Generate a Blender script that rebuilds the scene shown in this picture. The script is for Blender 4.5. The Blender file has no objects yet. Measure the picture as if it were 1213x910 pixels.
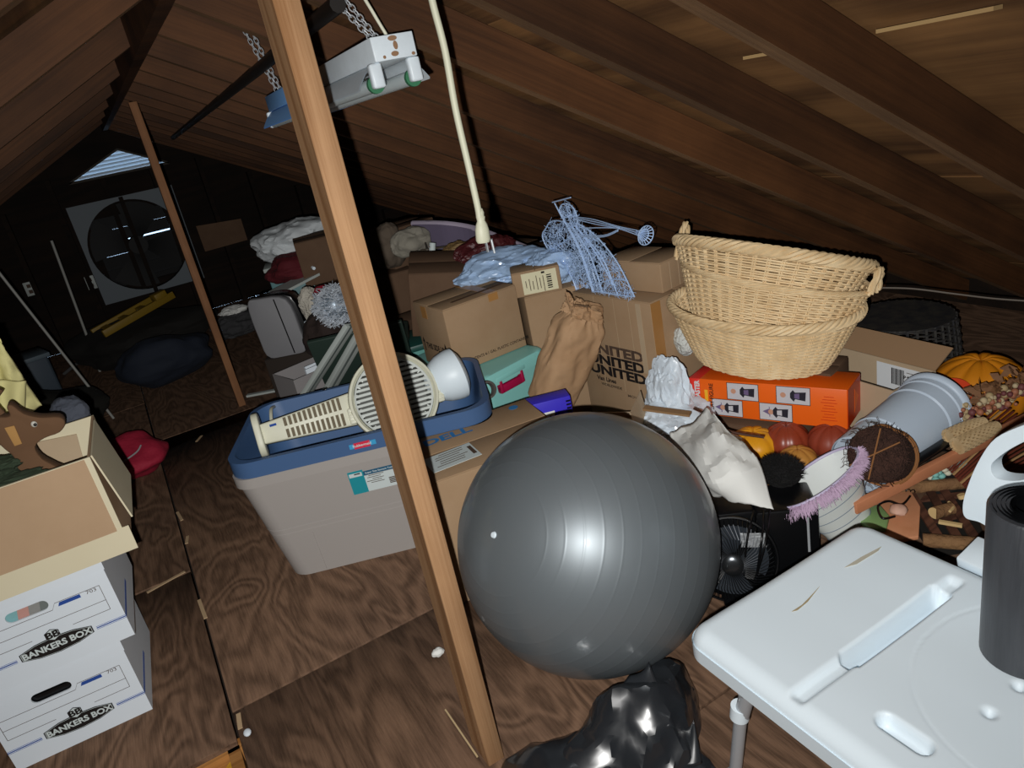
import bpy, bmesh, math, random
from math import sin, cos, pi, radians, sqrt
from mathutils import Vector, Matrix, Euler, noise

S = bpy.context.scene
COL = S.collection
rnd = random.Random(7)

# ---------------------------------------------------------------- camera
cam_d = bpy.data.cameras.new('camera')
cam = bpy.data.objects.new('camera', cam_d); COL.objects.link(cam)
cam_d.sensor_fit = 'HORIZONTAL'; cam_d.sensor_width = 36.0
cam_d.lens = 36.0 * 870.0 / 1213.0
cam_d.clip_start = 0.02
CX, CU, CF = Vector((0.85034, -0.49022, -0.19132)), Vector((0.34067, 0.23572, 0.91016)), Vector((0.40108, 0.83912, -0.36744))
CAM = Vector((0, 0, 1.4))
mw = Matrix.Identity(4)
for i in range(3):
    mw[i][0] = CX[i]; mw[i][1] = CU[i]; mw[i][2] = -CF[i]; mw[i][3] = CAM[i]
cam.matrix_world = mw
S.camera = cam

# ---------------------------------------------------------------- sky seen through the gable louver
w = bpy.data.worlds.new('sky'); S.world = w; w.use_nodes = True
w.node_tree.nodes['Background'].inputs[0].default_value = (0.50, 0.72, 1.0, 1)
w.node_tree.nodes['Background'].inputs[1].default_value = 2.2

# ---------------------------------------------------------------- the phone's flash beside the lens
ld = bpy.data.lights.new('flash', 'SPOT'); ld.energy = 1.0
ld.shadow_soft_size = 0.006; ld.spot_size = radians(140); ld.spot_blend = 1.0
ld.use_nodes = True
nt = ld.node_tree; em = nt.nodes['Emission']
fo = nt.nodes.new('ShaderNodeLightFalloff'); fo.inputs['Strength'].default_value = 430.0; fo.inputs['Smooth'].default_value = 8.0
nt.links.new(fo.outputs['Quadratic'], em.inputs['Strength'])
em.inputs['Color'].default_value = (1.0, 0.985, 0.96, 1)
fl = bpy.data.objects.new('flash', ld); COL.objects.link(fl)
fm = mw.copy()
fp = CAM - CX * 0.028 - CU * 0.042
for i in range(3): fm[i][3] = fp[i]
fl.matrix_world = fm

S.view_settings.view_transform = 'Standard'; S.view_settings.look = 'None'
S.view_settings.exposure = 0.0; S.view_settings.gamma = 1.0; S.view_settings.use_curve_mapping = False

# ================================================================ materials
def lin(h):
    h = h.lstrip('#'); o = []
    for i in (0, 2, 4):
        c = int(h[i:i+2], 16) / 255
        o.append(c / 12.92 if c <= 0.04045 else ((c + 0.055) / 1.055) ** 2.4)
    return (*o, 1)

def mat(name, col, rough=0.6, metal=0.0, var=0.0, vscale=6.0, stretch=(1, 1, 1), bump=0.0, bscale=40.0, spec=0.4, coat=0.0, col2=None, emit=None):
    """plain or mottled principled material; var mixes col towards col2 with stretched noise"""
    m = bpy.data.materials.new(name); m.use_nodes = True
    nt = m.node_tree; b = nt.nodes['Principled BSDF']
    b.inputs['Base Color'].default_value = lin(col); b.inputs['Roughness'].default_value = rough
    b.inputs['Metallic'].default_value = metal; b.inputs['Specular IOR Level'].default_value = spec
    b.inputs['Coat Weight'].default_value = coat; b.inputs['Coat Roughness'].default_value = 0.1
    if var or bump:
        tc = nt.nodes.new('ShaderNodeTexCoord'); mp = nt.nodes.new('ShaderNodeMapping')
        nt.links.new(tc.outputs['Object'], mp.inputs[0]); mp.inputs['Scale'].default_value = stretch
        oi = nt.nodes.new('ShaderNodeObjectInfo'); ml = nt.nodes.new('ShaderNodeMath'); ml.operation = 'MULTIPLY'; ml.inputs[1].default_value = 37.0
        nt.links.new(oi.outputs['Random'], ml.inputs[0]); nt.links.new(ml.outputs[0], mp.inputs['Location'])
    if var:
        n = nt.nodes.new('ShaderNodeTexNoise'); n.inputs['Scale'].default_value = vscale; n.inputs['Detail'].default_value = 8
        n.inputs['Roughness'].default_value = 0.65
        nt.links.new(mp.outputs[0], n.inputs['Vector'])
        r = nt.nodes.new('ShaderNodeValToRGB'); r.color_ramp.elements[0].position = 0.35; r.color_ramp.elements[1].position = 0.68
        r.color_ramp.elements[0].color = lin(col); r.color_ramp.elements[1].color = lin(col2 or col)
        nt.links.new(n.outputs['Fac'], r.inputs[0])
        mx = nt.nodes.new('ShaderNodeMixRGB'); mx.inputs[0].default_value = var; mx.inputs[1].default_value = lin(col)
        nt.links.new(r.outputs[0], mx.inputs[2]); nt.links.new(mx.outputs[0], b.inputs['Base Color'])
    if bump:
        n2 = nt.nodes.new('ShaderNodeTexNoise'); n2.inputs['Scale'].default_value = bscale; n2.inputs['Detail'].default_value = 5
        nt.links.new(mp.outputs[0], n2.inputs['Vector'])
        bp = nt.nodes.new('ShaderNodeBump'); bp.inputs['Strength'].default_value = bump; bp.inputs['Distance'].default_value = 0.01
        nt.links.new(n2.outputs['Fac'], bp.inputs['Height']); nt.links.new(bp.outputs[0], b.inputs['Normal'])
    if emit:
        b.inputs['Emission Color'].default_value = lin(col); b.inputs['Emission Strength'].default_value = emit
    return m

def wood(name, dark, light, scale=3.0, stretch=(0.35, 6, 6), bump=0.25, rough=0.7, dist=3.0, wave=0.3, spec=0.2, tone=0.18, patch=0.6, fine=4.0):
    """sawn timber or plywood: figure runs along local x; cathedral figure from warped bands over fibre noise"""
    m = bpy.data.materials.new(name); m.use_nodes = True
    nt = m.node_tree; N = nt.nodes.new; K = nt.links.new
    b = nt.nodes['Principled BSDF']; b.inputs['Roughness'].default_value = rough; b.inputs['Specular IOR Level'].default_value = spec
    tc = N('ShaderNodeTexCoord'); mp = N('ShaderNodeMapping')
    K(tc.outputs['Object'], mp.inputs[0]); mp.inputs['Scale'].default_value = stretch
    oi = N('ShaderNodeObjectInfo'); ml = N('ShaderNodeMath'); ml.operation = 'MULTIPLY'; ml.inputs[1].default_value = 61.0
    K(oi.outputs['Random'], ml.inputs[0]); K(ml.outputs[0], mp.inputs['Location'])
    # contour bands of a smooth noise field = plywood / flat-sawn figure
    n0 = N('ShaderNodeTexNoise'); n0.inputs['Scale'].default_value = scale * .42; n0.inputs['Detail'].default_value = 2.5; n0.inputs['Roughness'].default_value = .5; n0.inputs['Distortion'].default_value = .5
    K(mp.outputs[0], n0.inputs['Vector'])
    mk = N('ShaderNodeMath'); mk.operation = 'MULTIPLY'; mk.inputs[1].default_value = dist * 14.0; K(n0.outputs['Fac'], mk.inputs[0])
    sn = N('ShaderNodeMath'); sn.operation = 'SINE'; K(mk.outputs[0], sn.inputs[0])
    s2 = N('ShaderNodeMath'); s2.operation = 'MULTIPLY_ADD'; s2.inputs[1].default_value = .5 * wave; s2.inputs[2].default_value = .5 * wave; K(sn.outputs[0], s2.inputs[0])
    n = N('ShaderNodeTexNoise'); n.inputs['Scale'].default_value = scale * fine; n.inputs['Detail'].default_value = 10; n.inputs['Roughness'].default_value = 0.72
    m2 = N('ShaderNodeMapping'); m2.inputs['Scale'].default_value = (.4, 2.2, 2.2); K(mp.outputs[0], m2.inputs[0]); K(m2.outputs[0], n.inputs['Vector'])
    c = N('ShaderNodeMath'); c.operation = 'MULTIPLY_ADD'; c.inputs[1].default_value = 1 - wave
    K(n.outputs['Fac'], c.inputs[0]); K(s2.outputs[0], c.inputs[2])
    r = N('ShaderNodeValToRGB'); r.color_ramp.elements[0].position = 0.2; r.color_ramp.elements[1].position = 0.78
    r.color_ramp.elements[0].color = lin(dark); r.color_ramp.elements[1].color = lin(light)
    K(c.outputs[0], r.inputs[0])
    big = N('ShaderNodeTexNoise'); big.inputs['Scale'].default_value = 2.6; big.inputs['Detail'].default_value = 5; big.inputs['Roughness'].default_value = .6
    mb_ = N('ShaderNodeMapping'); K(tc.outputs['Object'], mb_.inputs[0]); K(ml.outputs[0], mb_.inputs['Location']); K(mb_.outputs[0], big.inputs['Vector'])
    mx = N('ShaderNodeMixRGB'); mx.blend_type = 'MULTIPLY'; mx.inputs[0].default_value = patch
    rr = N('ShaderNodeValToRGB'); rr.color_ramp.elements[0].position = 0.32; rr.color_ramp.elements[1].position = 0.66
    rr.color_ramp.elements[0].color = (0.42, 0.40, 0.40, 1); rr.color_ramp.elements[1].color = (1.15, 1.12, 1.05, 1)
    K(big.outputs['Fac'], rr.inputs[0]); K(r.outputs[0], mx.inputs[1]); K(rr.outputs[0], mx.inputs[2])
    hv = N('ShaderNodeHueSaturation'); mr = N('ShaderNodeMapRange'); mr.inputs[3].default_value = 1 - tone; mr.inputs[4].default_value = 1 + tone
    K(oi.outputs['Random'], mr.inputs[0]); K(mr.outputs[0], hv.inputs['Value']); K(mx.outputs[0], hv.inputs['Color'])
    K(hv.outputs[0], b.inputs['Base Color'])
    bp = N('ShaderNodeBump'); bp.inputs['Strength'].default_value = bump; bp.inputs['Distance'].default_value = 0.003
    K(c.outputs[0], bp.inputs['Height']); K(bp.outputs[0], b.inputs['Normal'])
    return m

MT = {}
def mm(name, *a, **k):
    if name not in MT: MT[name] = mat(name, *a, **k)
    return MT[name]
RAFTER = wood('rafter_wood', '25160d', '57371f', 2.4, (0.5, 4, 4), 0.25, 0.7, 1.0, .25)
DECK = wood('deck_plywood', '4a3220', '84603c', 2.2, (0.5, 2.6, 2.6), 0.2, 0.75, 2.2, .35)
FLOORP = wood('floor_plywood', '3a2a1f', '8a6c57', 4.2, (0.8, 2.4, 2.4), 0.45, 0.75, 6.0, .22, tone=.08, patch=.38, fine=7)
POST = wood('post_wood', '97683f', 'd8ab80', 3.0, (0.5, 7, 7), 0.25, 0.75, 1.6, .3, patch=.3, fine=6)
REDGE = wood('rafter_edge', '4a3525', '8a6a4c', 2.4, (0.5, 4, 4), 0.25, 0.8, 1.0, .2)
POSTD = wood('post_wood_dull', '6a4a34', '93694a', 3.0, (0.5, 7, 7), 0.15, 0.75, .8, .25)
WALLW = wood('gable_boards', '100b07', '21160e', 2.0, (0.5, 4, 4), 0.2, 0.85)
CARD = mm('cardboard', 'a58a6d', 0.85, var=0.6, vscale=5, col2='977b5d', stretch=(1, 1, 1), bump=0.05, bscale=120, spec=0.15)
CARDL = mm('cardboard_light', 'b9a488', 0.85, var=0.5, vscale=5, col2='ab957a', spec=0.15)
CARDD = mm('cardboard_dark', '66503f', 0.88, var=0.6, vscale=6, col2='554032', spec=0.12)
CARDIN = mm('cardboard_inside', 'a08162', 0.9, spec=0.1)
TAPE = mm('packing_tape', 'a87a46', 0.35, spec=0.5)
WHITEC = mm('white_board', 'dde6ee', 0.7, var=0.3, vscale=4, col2='d3dde6', spec=0.2)
PAPER = mm('white_paper', 'e3e4e0', 0.7, spec=0.25)
INK = mm('black_ink', '24201f', 0.8, spec=0.1)
INKF = mm('faded_ink', '54443a', 0.85, spec=0.1)
BLUEINK = mm('blue_ink', '2f4f9a', 0.8, spec=0.1)
WPL = mm('white_plastic', 'e6f3fb', 0.42, spec=0.45)
CREAMPL = mm('cream_plastic', 'd8d8c4', 0.45, var=0.4, vscale=9, col2='cbc9b0', spec=0.4)
METAL = mm('aluminium', 'c4c9ce', 0.38, metal=.45)
BLACKP = mm('black_plastic', '0d0e10', 0.28, spec=0.5)
WICKER = mm('wicker', 'ead2a8', 0.6, var=0.8, vscale=14, col2='cdac7c', spec=0.3)
WIRE = mm('blue_lit_wire', 'b4d0f6', 0.4, spec=0.5)  # bluish light falling on the angel is put into this wire colour

# ================================================================ geometry helpers
def rot_to(d):
    return Vector((0, 0, 1)).rotation_difference(Vector(d).normalized()).to_matrix().to_4x4()

class MB:
    def __init__(s): s.v = []; s.f = []
    def add(s, vs, fs):
        o = len(s.v); s.v += [tuple(p) for p in vs]; s.f += [tuple(i + o for i in f) for f in fs]; return s
    def box(s, c, size, rot=None):
        hx, hy, hz = size[0] / 2, size[1] / 2, size[2] / 2; c = Vector(c)
        vs = [Vector((x, y, z)) for z in (-hz, hz) for x, y in ((-hx, -hy), (hx, -hy), (hx, hy), (-hx, hy))]
        if rot is not None:
            R = Euler([radians(a) for a in rot]).to_matrix() if not isinstance(rot, Matrix) else rot.to_3x3()
            vs = [R @ v for v in vs]
        return s.add([v + c for v in vs], [(3, 2, 1, 0), (4, 5, 6, 7), (0, 1, 5, 4), (1, 2, 6, 5), (2, 3, 7, 6), (3, 0, 4, 7)])
    def bar(s, a, b, wd, ht, roll=0.0):
        """rectangular bar from a to b"""
        a, b = Vector(a), Vector(b); d = (b - a).normalized()
        up = Vector((0, 0, 1)) if abs(d.z) < 0.95 else Vector((0, 1, 0))
        u = d.cross(up).normalized(); v = u.cross(d)
        if roll: u, v = u * cos(roll) + v * sin(roll), v * cos(roll) - u * sin(roll)
        vs = [p + u * sx * wd / 2 + v * sy * ht / 2 for p in (a, b) for sx, sy in ((-1, -1), (1, -1), (1, 1), (-1, 1))]
        return s.add(vs, [(3, 2, 1, 0), (4, 5, 6, 7), (0, 1, 5, 4), (1, 2, 6, 5), (2, 3, 7, 6), (3, 0, 4, 7)])
    def tube(s, pts, r, n=8, closed=False, caps=True):
        pts = [Vector(p) for p in pts]; N = len(pts)
        rs = r if isinstance(r, (list, tuple)) else [r] * N
        t0 = None; u = None; rings = []
        for i, p in enumerate(pts):
            if closed: t = (pts[(i + 1) % N] - pts[i - 1])
            else: t = pts[min(i + 1, N - 1)] - pts[max(i - 1, 0)]
            if t.length < 1e-9: t = Vector((0, 0, 1))
            t.normalize()
            if u is None:
                h = Vector((0, 0, 1)) if abs(t.z) < 0.9 else Vector((1, 0, 0)); u = t.cross(h).normalized()
            else:
                u = u - t * u.dot(t)
                u = u.normalized() if u.length > 1e-6 else t.orthogonal().normalized()
            v = t.cross(u)
            rings.append([p + (u * cos(2 * pi * k / n) + v * sin(2 * pi * k / n)) * rs[i] for k in range(n)])
        vs = [q for g in rings for q in g]; fs = []
        for i in range(N if closed else N - 1):
            j = (i + 1) % N
            for k in range(n):
                l = (k + 1) % n; fs.append((i * n + k, i * n + l, j * n + l, j * n + k))
        if caps and not closed:
            fs.append(tuple(range(n - 1, -1, -1))); fs.append(tuple((N - 1) * n + k for k in range(n)))
        return s.add(vs, fs)
    def grid(s, fn, nu, nv, cu=False, cv=False):
        U = nu if cu else nu + 1; V = nv if cv else nv + 1
        vs = [fn(i / nu, j / nv) for i in range(U) for j in range(V)]; fs = []
        for i in range(nu):
            for j in range(nv):
                i2 = (i + 1) % U if cu else i + 1; j2 = (j + 1) % V if cv else j + 1
                fs.append((i * V + j, i2 * V + j, i2 * V + j2, i * V + j2))
        return s.add(vs, fs)
    def lathe(s, prof, n=32, M=None, ell=(1, 1), caps=False):
        M = M or Matrix.Identity(4); vs = []; fs = []
        for r, z in prof:
            for k in range(n):
                a = 2 * pi * k / n; vs.append(M @ Vector((r * cos(a) * ell[0], r * sin(a) * ell[1], z)))
        for i in range(len(prof) - 1):
            for k in range(n):
                l = (k + 1) % n; fs.append((i * n + k, i * n + l, (i + 1) * n + l, (i + 1) * n + k))
        if caps: fs += [tuple(range(n - 1, -1, -1)), tuple((len(prof) - 1) * n + k for k in range(n))]
        return s.add(vs, fs)
    def cyl(s, a, b, r, r2=None, n=20):
        a, b = Vector(a), Vector(b); r2 = r if r2 is None else r2
        M = Matrix.Translation(a) @ rot_to(b - a)
        return s.lathe([(r, 0), (r2, (b - a).length)], n, M, caps=True)
    def prism(s, poly, z0, z1, M=None):
        M = M or Matrix.Identity(4); n = len(poly)
        vs = [M @ Vector((x, y, z)) for z in (z0, z1) for x, y in poly]
        return s.add(vs, [tuple(range(n - 1, -1, -1)), tuple(range(n, 2 * n))] + [(i, (i + 1) % n, n + (i + 1) % n, n + i) for i in range(n)])
    def ell(s, c, rad, nu=20, nv=14, fn=None):
        c = Vector(c)
        def f(u, v):
            a = 2 * pi * u; b = pi * v
            d = Vector((sin(b) * cos(a), sin(b) * sin(a), -cos(b))); k = fn(d) if fn else 1.0
            return c + Vector((d.x * rad[0], d.y * rad[1], d.z * rad[2])) * k
        return s.grid(f, nu, nv, cu=True)
    def ico(s, sub, fn):
        """geodesic sphere whose unit directions are mapped by fn"""
        bm = bmesh.new(); bmesh.ops.create_icosphere(bm, subdivisions=sub, radius=1.0)
        bm.verts.ensure_lookup_table()
        vs = [fn(q.co.normalized()) for q in bm.verts]; fs = [tuple(q.index for q in f.verts) for f in bm.faces]; bm.free()
        return s.add(vs, fs)
    def build(s, name, m, parent=None, smooth=False, bevel=0.0, kind=None, label=None, loc=None, segs=2):
        me = bpy.data.meshes.new(name)
        L = Vector(loc) if loc is not None else None
        me.from_pydata([tuple(Vector(p) - L) for p in s.v] if L is not None else s.v, [], s.f)
        bm = bmesh.new(); bm.from_mesh(me)
        bmesh.ops.remove_doubles(bm, verts=bm.verts, dist=1e-6)
        bmesh.ops.dissolve_degenerate(bm, edges=bm.edges, dist=1e-7)
        if bevel:
            es = [e for e in bm.edges if len(e.link_faces) == 2 and e.calc_face_angle(0) > 0.6]
            bmesh.ops.bevel(bm, geom=es, offset=bevel, segments=segs, affect='EDGES', profile=0.5)
        bmesh.ops.recalc_face_normals(bm, faces=bm.faces)
        bm.to_mesh(me); bm.free()
        if smooth or bevel:
            me.polygons.foreach_set('use_smooth', [True] * len(me.polygons))
            me.set_sharp_from_angle(angle=radians(45))
        me.materials.append(m)
        o = bpy.data.objects.new(name, me); COL.objects.link(o)
        if L is not None: o.location = L
        if parent is not None: o.parent = parent
        if kind: o['kind'] = kind
        if label: o['label'] = label
        return o

def tag(o, label, cat, group=None):
    o['label'] = label; o['category'] = cat
    if group: o['group'] = group
    return o
def thing(name, label, cat, loc=(0, 0, 0), rz=0.0, group=None, rot=None):
    o = bpy.data.objects.new(name, None); COL.objects.link(o); o.empty_display_size = 0.05
    o.location = loc; o.rotation_euler = (0, 0, radians(rz)) if rot is None else rot
    return tag(o, label, cat, group)
def struct(o, name=None):
    o['kind'] = 'structure'; return o
def frame(o_, x_, y_):
    """matrix with the given origin, x axis and (roughly) y axis"""
    x = Vector(x_).normalized(); y = Vector(y_); y = (y - x * y.dot(x)).normalized(); z = x.cross(y)
    M = Matrix.Identity(4)
    for i in range(3): M[i][0] = x[i]; M[i][1] = y[i]; M[i][2] = z[i]; M[i][3] = o_[i]
    return M
TX = {}
def text(s, h, m, parent, M, sx=1.0, fat=0.0, align='CENTER', name='lettering'):
    """flat printed lettering, h = cap height; M places its local xy plane"""
    cu = bpy.data.curves.new('t', 'FONT'); cu.body = s; cu.size = h / 0.69; cu.align_x = align; cu.align_y = 'CENTER'
    cu.offset = fat * h; cu.resolution_u = 3
    to = bpy.data.objects.new('t', cu); COL.objects.link(to)
    me = bpy.data.meshes.new_from_object(to.evaluated_get(bpy.context.evaluated_depsgraph_get()))
    bpy.data.objects.remove(to); bpy.data.curves.remove(cu)
    me.name = name
    me.transform(M @ Matrix.Diagonal((sx, 1, 1, 1)))
    me.materials.clear(); me.materials.append(m)
    o = bpy.data.objects.new(name, me); COL.objects.link(o); o.parent = parent
    return o
FRONT = lambda x, y, z: frame((x, y, z), (1, 0, 0), (0, 0, 1))          # print on a face that looks to local -y
def plate(mb, M, w_, h_, t=0.0008):
    """thin printed rectangle centred in M's xy plane"""
    return mb.prism([(-w_/2, -h_/2), (w_/2, -h_/2), (w_/2, h_/2), (-w_/2, h_/2)], 0, t, M)
def nz(p, s=1.0, seed=0): return noise.noise(Vector(p) * s + Vector((seed * 7.3, seed * 3.1, seed * 1.7)))
def crumple(p, s, seed):
    """ridged noise for creased paper and film"""
    o = 0.0; w_ = .55
    for k in range(4):
        q = Vector(p) * s + Vector((seed * 5.1 + k * 3.3, seed * 1.3, k * 7.7)); o += w_ * (1 - 3.0 * abs(noise.noise(q))); s *= 1.9; w_ *= .5
    return o
def catmull(P, k=6, closed=False):
    P = [Vector(p) for p in P]; n = len(P); out = []
    for i in range(n if closed else n - 1):
        p0 = P[i - 1] if (closed or i) else P[0]; p1 = P[i]; p2 = P[(i + 1) % n]; p3 = P[(i + 2) % n] if (closed or i + 2 < n) else P[-1]
        for j in range(k):
            t = j / k
            out.append(0.5 * ((2 * p1) + (p2 - p0) * t + (2 * p0 - 5 * p1 + 4 * p2 - p3) * t * t + (3 * p1 - p0 - 3 * p2 + p3) * t ** 3))
    if not closed: out.append(P[-1])
    return out
def rrect(w_, d_, r, n=6):
    out = []
    for cx, cy, a0 in ((w_/2 - r, d_/2 - r, 0), (-w_/2 + r, d_/2 - r, 90), (-w_/2 + r, -d_/2 + r, 180), (w_/2 - r, -d_/2 + r, 270)):
        for k in range(n + 1):
            a = radians(a0 + 90 * k / n); out.append((cx + r * cos(a), cy + r * sin(a)))
    return out
def loft(mb, rings, M=None, cap0=True, cap1=True):
    M = M or Matrix.Identity(4); n = len(rings[0]); vs = [M @ Vector(p) for g in rings for p in g]; fs = []
    for i in range(len(rings) - 1):
        for k in range(n):
            l = (k + 1) % n; fs.append((i * n + k, i * n + l, (i + 1) * n + l, (i + 1) * n + k))
    if cap0: fs.append(tuple(range(n - 1, -1, -1)))
    if cap1: fs.append(tuple((len(rings) - 1) * n + k for k in range(n)))
    mb.add(vs, fs); return mb
def tub(mb, w0, d0, w1, d1, z0, z1, r, t=0.004, lip=0.012, liph=0.02, M=None, floor_z=None):
    """open tapered container with a rolled rim"""
    R = lambda W, D, z: [(x, y, z) for x, y in rrect(W, D, min(r, W/2 - .002, D/2 - .002))]
    rings = [R(w0, d0, z0), R(w1, d1, z1 - liph), R(w1 + 2*lip, d1 + 2*lip, z1 - liph), R(w1 + 2*lip, d1 + 2*lip, z1), R(w1 - 2*t, d1 - 2*t, z1), R(w0 - 2*t, d0 - 2*t, z0 + t)]
    return loft(mb, rings, M)

# ================================================================ the attic itself
RX, PR, PL = 0.30, 0.54, 0.49
Z0, Z0L = 1.742, 1.775            # ridge x, rafter soffit height there, pitch right, pitch left
YB, YF = -1.6, 7.6
fl_ = MB().box((0.15, 3.0, -0.16), (7.4, 9.4, 0.04))
floor = struct(fl_.build('floor', mat('subfloor_dark', '2a211a', 0.9)))
# plywood sheets laid with open joints, each a part
for x0, x1, y0, y1 in ((-0.150, 1.06, -1.6, 1.040), (-0.150, 1.06, 1.046, 1.835), (-0.150, 1.06, 1.841, 4.27), (-0.150, 1.06, 4.276, 7.6),
                       (-1.37, -0.158, 2.705, 5.1), (-1.37, -0.158, 5.106, 7.6), (-1.37, -0.158, 1.725, 2.695), (-1.37, -0.52, -1.6, 1.715), (-0.52, -0.158, -1.6, 1.35),
                       (1.066, 2.28, -1.6, 1.0), (1.066, 2.28, 1.006, 3.44), (1.066, 2.28, 3.446, 7.6), (2.286, 3.5, -1.6, 2.4), (2.286, 3.5, 2.406, 7.6),
                       (-2.6, -1.376, -1.6, 3.0), (-2.6, -1.376, 3.006, 7.6), (-3.4, -2.606, -1.6, 7.6)):
    cx, cy = (x0 + x1) / 2, (y0 + y1) / 2
    o = MB().box((0, 0, -0.009), (y1 - y0, x1 - x0, 0.018)).build('plywood_sheet', FLOORP, floor, bevel=0.002, segs=1)
    o.location = (cx, cy, 0); o.rotation_euler = (0, 0, radians(90))
JO = wood('joist_wood', '8a5a2c', 'c08a50', 3.0, (0.4, 8, 8), 0.15, 0.8)
for y in (1.735, 1.33): MB().box((-0.34, y, -0.07), (0.40, 0.038, 0.10)).build('joist', JO, floor)
MB().box((-0.172, 1.53, -0.07), (0.03, 0.4, 0.1)).build('joist', JO, floor)
def insf(u, v):
    x, y = -0.51 + 0.34 * u, 1.36 + 0.35 * v; return Vector((x, y, -0.06 + 0.035 * nz((x, y, 0), 14) + 0.015 * nz((x, y, 3), 50)))
MB().grid(insf, 24, 24).build('insulation', mat('insulation_yellow', 'c99a28', 0.95, var=0.7, vscale=30, col2='a87a18', bump=0.6, bscale=120), floor, smooth=True, kind='stuff')
rr_ = random.Random(3)
SPL = mat('bare_splinter', 'b59a78', 0.8)
for p, l, a in (((-0.142, 3.203, 0.000), .10, 95), ((-0.139, 2.955, 0.000), .06, 80), ((-0.153, 2.407, 0.000), .13, 92), ((-0.244, 2.692, 0.000), .14, 14), ((-0.139, 1.787, 0.000), .06, 85), ((0.053, 4.075, 0.000), .07, 60)):
    MB().bar((p[0] - l/2*cos(radians(a)), p[1] - l/2*sin(radians(a)), .002), (p[0] + l/2*cos(radians(a)), p[1] + l/2*sin(radians(a)), .002), .012, .003).build('splinter', SPL, floor)

ceil = struct(MB().prism([(RX, 2.06), (RX + 3.9, 2.06 - 3.9 * PR), (RX + 3.9, 2.02 - 3.9 * PR), (RX, 2.02), (RX - 4.2, 2.02 - 4.2 * PL), (RX - 4.2, 2.06 - 4.2 * PL)], -YF - .1, -YB, Matrix(((1, 0, 0, 0), (0, 0, -1, 0), (0, 1, 0, 0), (0, 0, 0, 1)))).build('ceiling', mat('roof_felt', '1a140f', 0.9)))
TR, TL = math.atan(PR), math.atan(PL)
RD = 0.094
raf = MB().box((1.78, 0, RD / 2), (3.64, 0.038, RD)).build('rafter', RAFTER, ceil)
raf.data.materials.append(REDGE)            # the sawn underside is paler than the flanks
for p in raf.data.polygons:
    if p.normal.z < -.9: p.material_index = 1
ry = [-1.35, -0.95, -0.53, -0.12, 0.30, 0.69, 0.885, 1.225, 1.60, 2.05, 2.49] + [2.90 + 0.406 * k for k in range(12)]
ry.remove(0.69); ry[4] = 0.45
first = True
for k_, y in enumerate(ry):
    for sd in (1, -1):
        if sd == -1 and k_ % 2: continue           # wider spacing on the left slope
        if first: o = raf; first = False
        else: o = raf.copy(); COL.objects.link(o)
        o.parent = ceil
        if sd == 1: o.location = (RX + 0.02, y, Z0 - 0.02 * PR); o.rotation_euler = (0, TR, 0)
        else: o.location = (RX - 0.02, y + 0.04, Z0L - 0.02 * PL); o.rotation_euler = (0, TL, pi)
# plywood roof deck on the rafters: sheets with visible joints
dk = {}
for sd, th in ((1, TR), (-1, TL)):
    nx = Vector((sin(th), 0, cos(th))) if sd == 1 else Vector((-sin(th), 0, cos(th)))
    for row, (s0, s1) in enumerate(((0.0, 0.60), (0.605, 1.82), (1.825, 3.04), (3.045, 3.9))):
        y = YB - (0.6 if row % 2 else 0.0)
        while y < YF:
            y1 = min(y + 2.43, YF + .05); ya = max(y, YB - .05)
            o = MB().box((0, 0, 0.0075), (y1 - ya, s1 - s0, 0.015)).build('roof_deck_sheet', DECK, ceil)
            d = Vector((cos(th) * sd, 0, -sin(th))); c = Vector((RX + 0.02 * sd, 0, Z0 if sd == 1 else Z0L)) + nx * (RD + 0.001) + d * (s0 + s1) / 2
            M = frame((c.x, (ya + y1) / 2, c.z), (0, sd, 0), (-1 * d) if sd == 1 else (-1 * d))
            if M.col[2].z < 0: M = M @ Matrix.Rotation(pi, 4, 'X')
            o.matrix_local = M
            y += 2.438
BAT = mat('pale_batten', '9a7e54', 0.85)
for p, q in (((1.173, 0.836, 1.370), (1.170, 0.653, 1.372)), ((1.181, 1.127, 1.366), (1.180, 1.038, 1.366))): MB().bar(p, q, 0.022, 0.006).build('joint_strip', BAT, ceil)
MB().box((RX, 3.0, 1.81), (0.038, 9.3, 0.16)).build('ridge_board', RAFTER, ceil)

# far gable wall with its louver opening and fan opening, and the wall behind the camera
XZ = lambda y: Matrix(((1, 0, 0, 0), (0, 0, 1, y), (0, 1, 0, 0), (0, 0, 0, 1)))
g = MB()
def roofx(z): return RX - (1.98 - z) / PL, RX + (1.98 - z) / PR
for z0, z1, spans in ((0, .42, None), (.42, 1.04, ((None, -.10), (.56, None))), (1.04, 1.375, None), (1.375, 1.575, ((None, 'L'), ('R', None))), (1.575, 1.97, None)):
    a0, b0 = roofx(z0); a1, b1 = roofx(z1)
    if spans is None: g.prism([(a0, z0), (b0, z0), (b1, z1), (a1, z1)], 0, .03, XZ(YF))
    elif z0 < 1: g.prism([(a0, z0), (-.10, z0), (-.10, z1), (a1, z1)], 0, .03, XZ(YF)); g.prism([(.56, z0), (b0, z0), (b1, z1), (.56, z1)], 0, .03, XZ(YF))
    else: g.prism([(a0, z0), (-.10, z0), (.34, z1), (a1, z1)], 0, .03, XZ(YF)); g.prism([(.70, z0), (b0, z0), (b1, z1), (.34, z1)], 0, .03, XZ(YF))
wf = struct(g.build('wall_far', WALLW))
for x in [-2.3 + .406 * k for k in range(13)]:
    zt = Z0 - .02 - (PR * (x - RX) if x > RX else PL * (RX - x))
    if zt > .15: MB().box((x, YF - .045, (1.36 if abs(x - .3) < .45 else zt) / 2), (.038, .088, (1.36 if abs(x - .3) < .45 else zt))).build('wall_stud', WALLW, wf)
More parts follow.
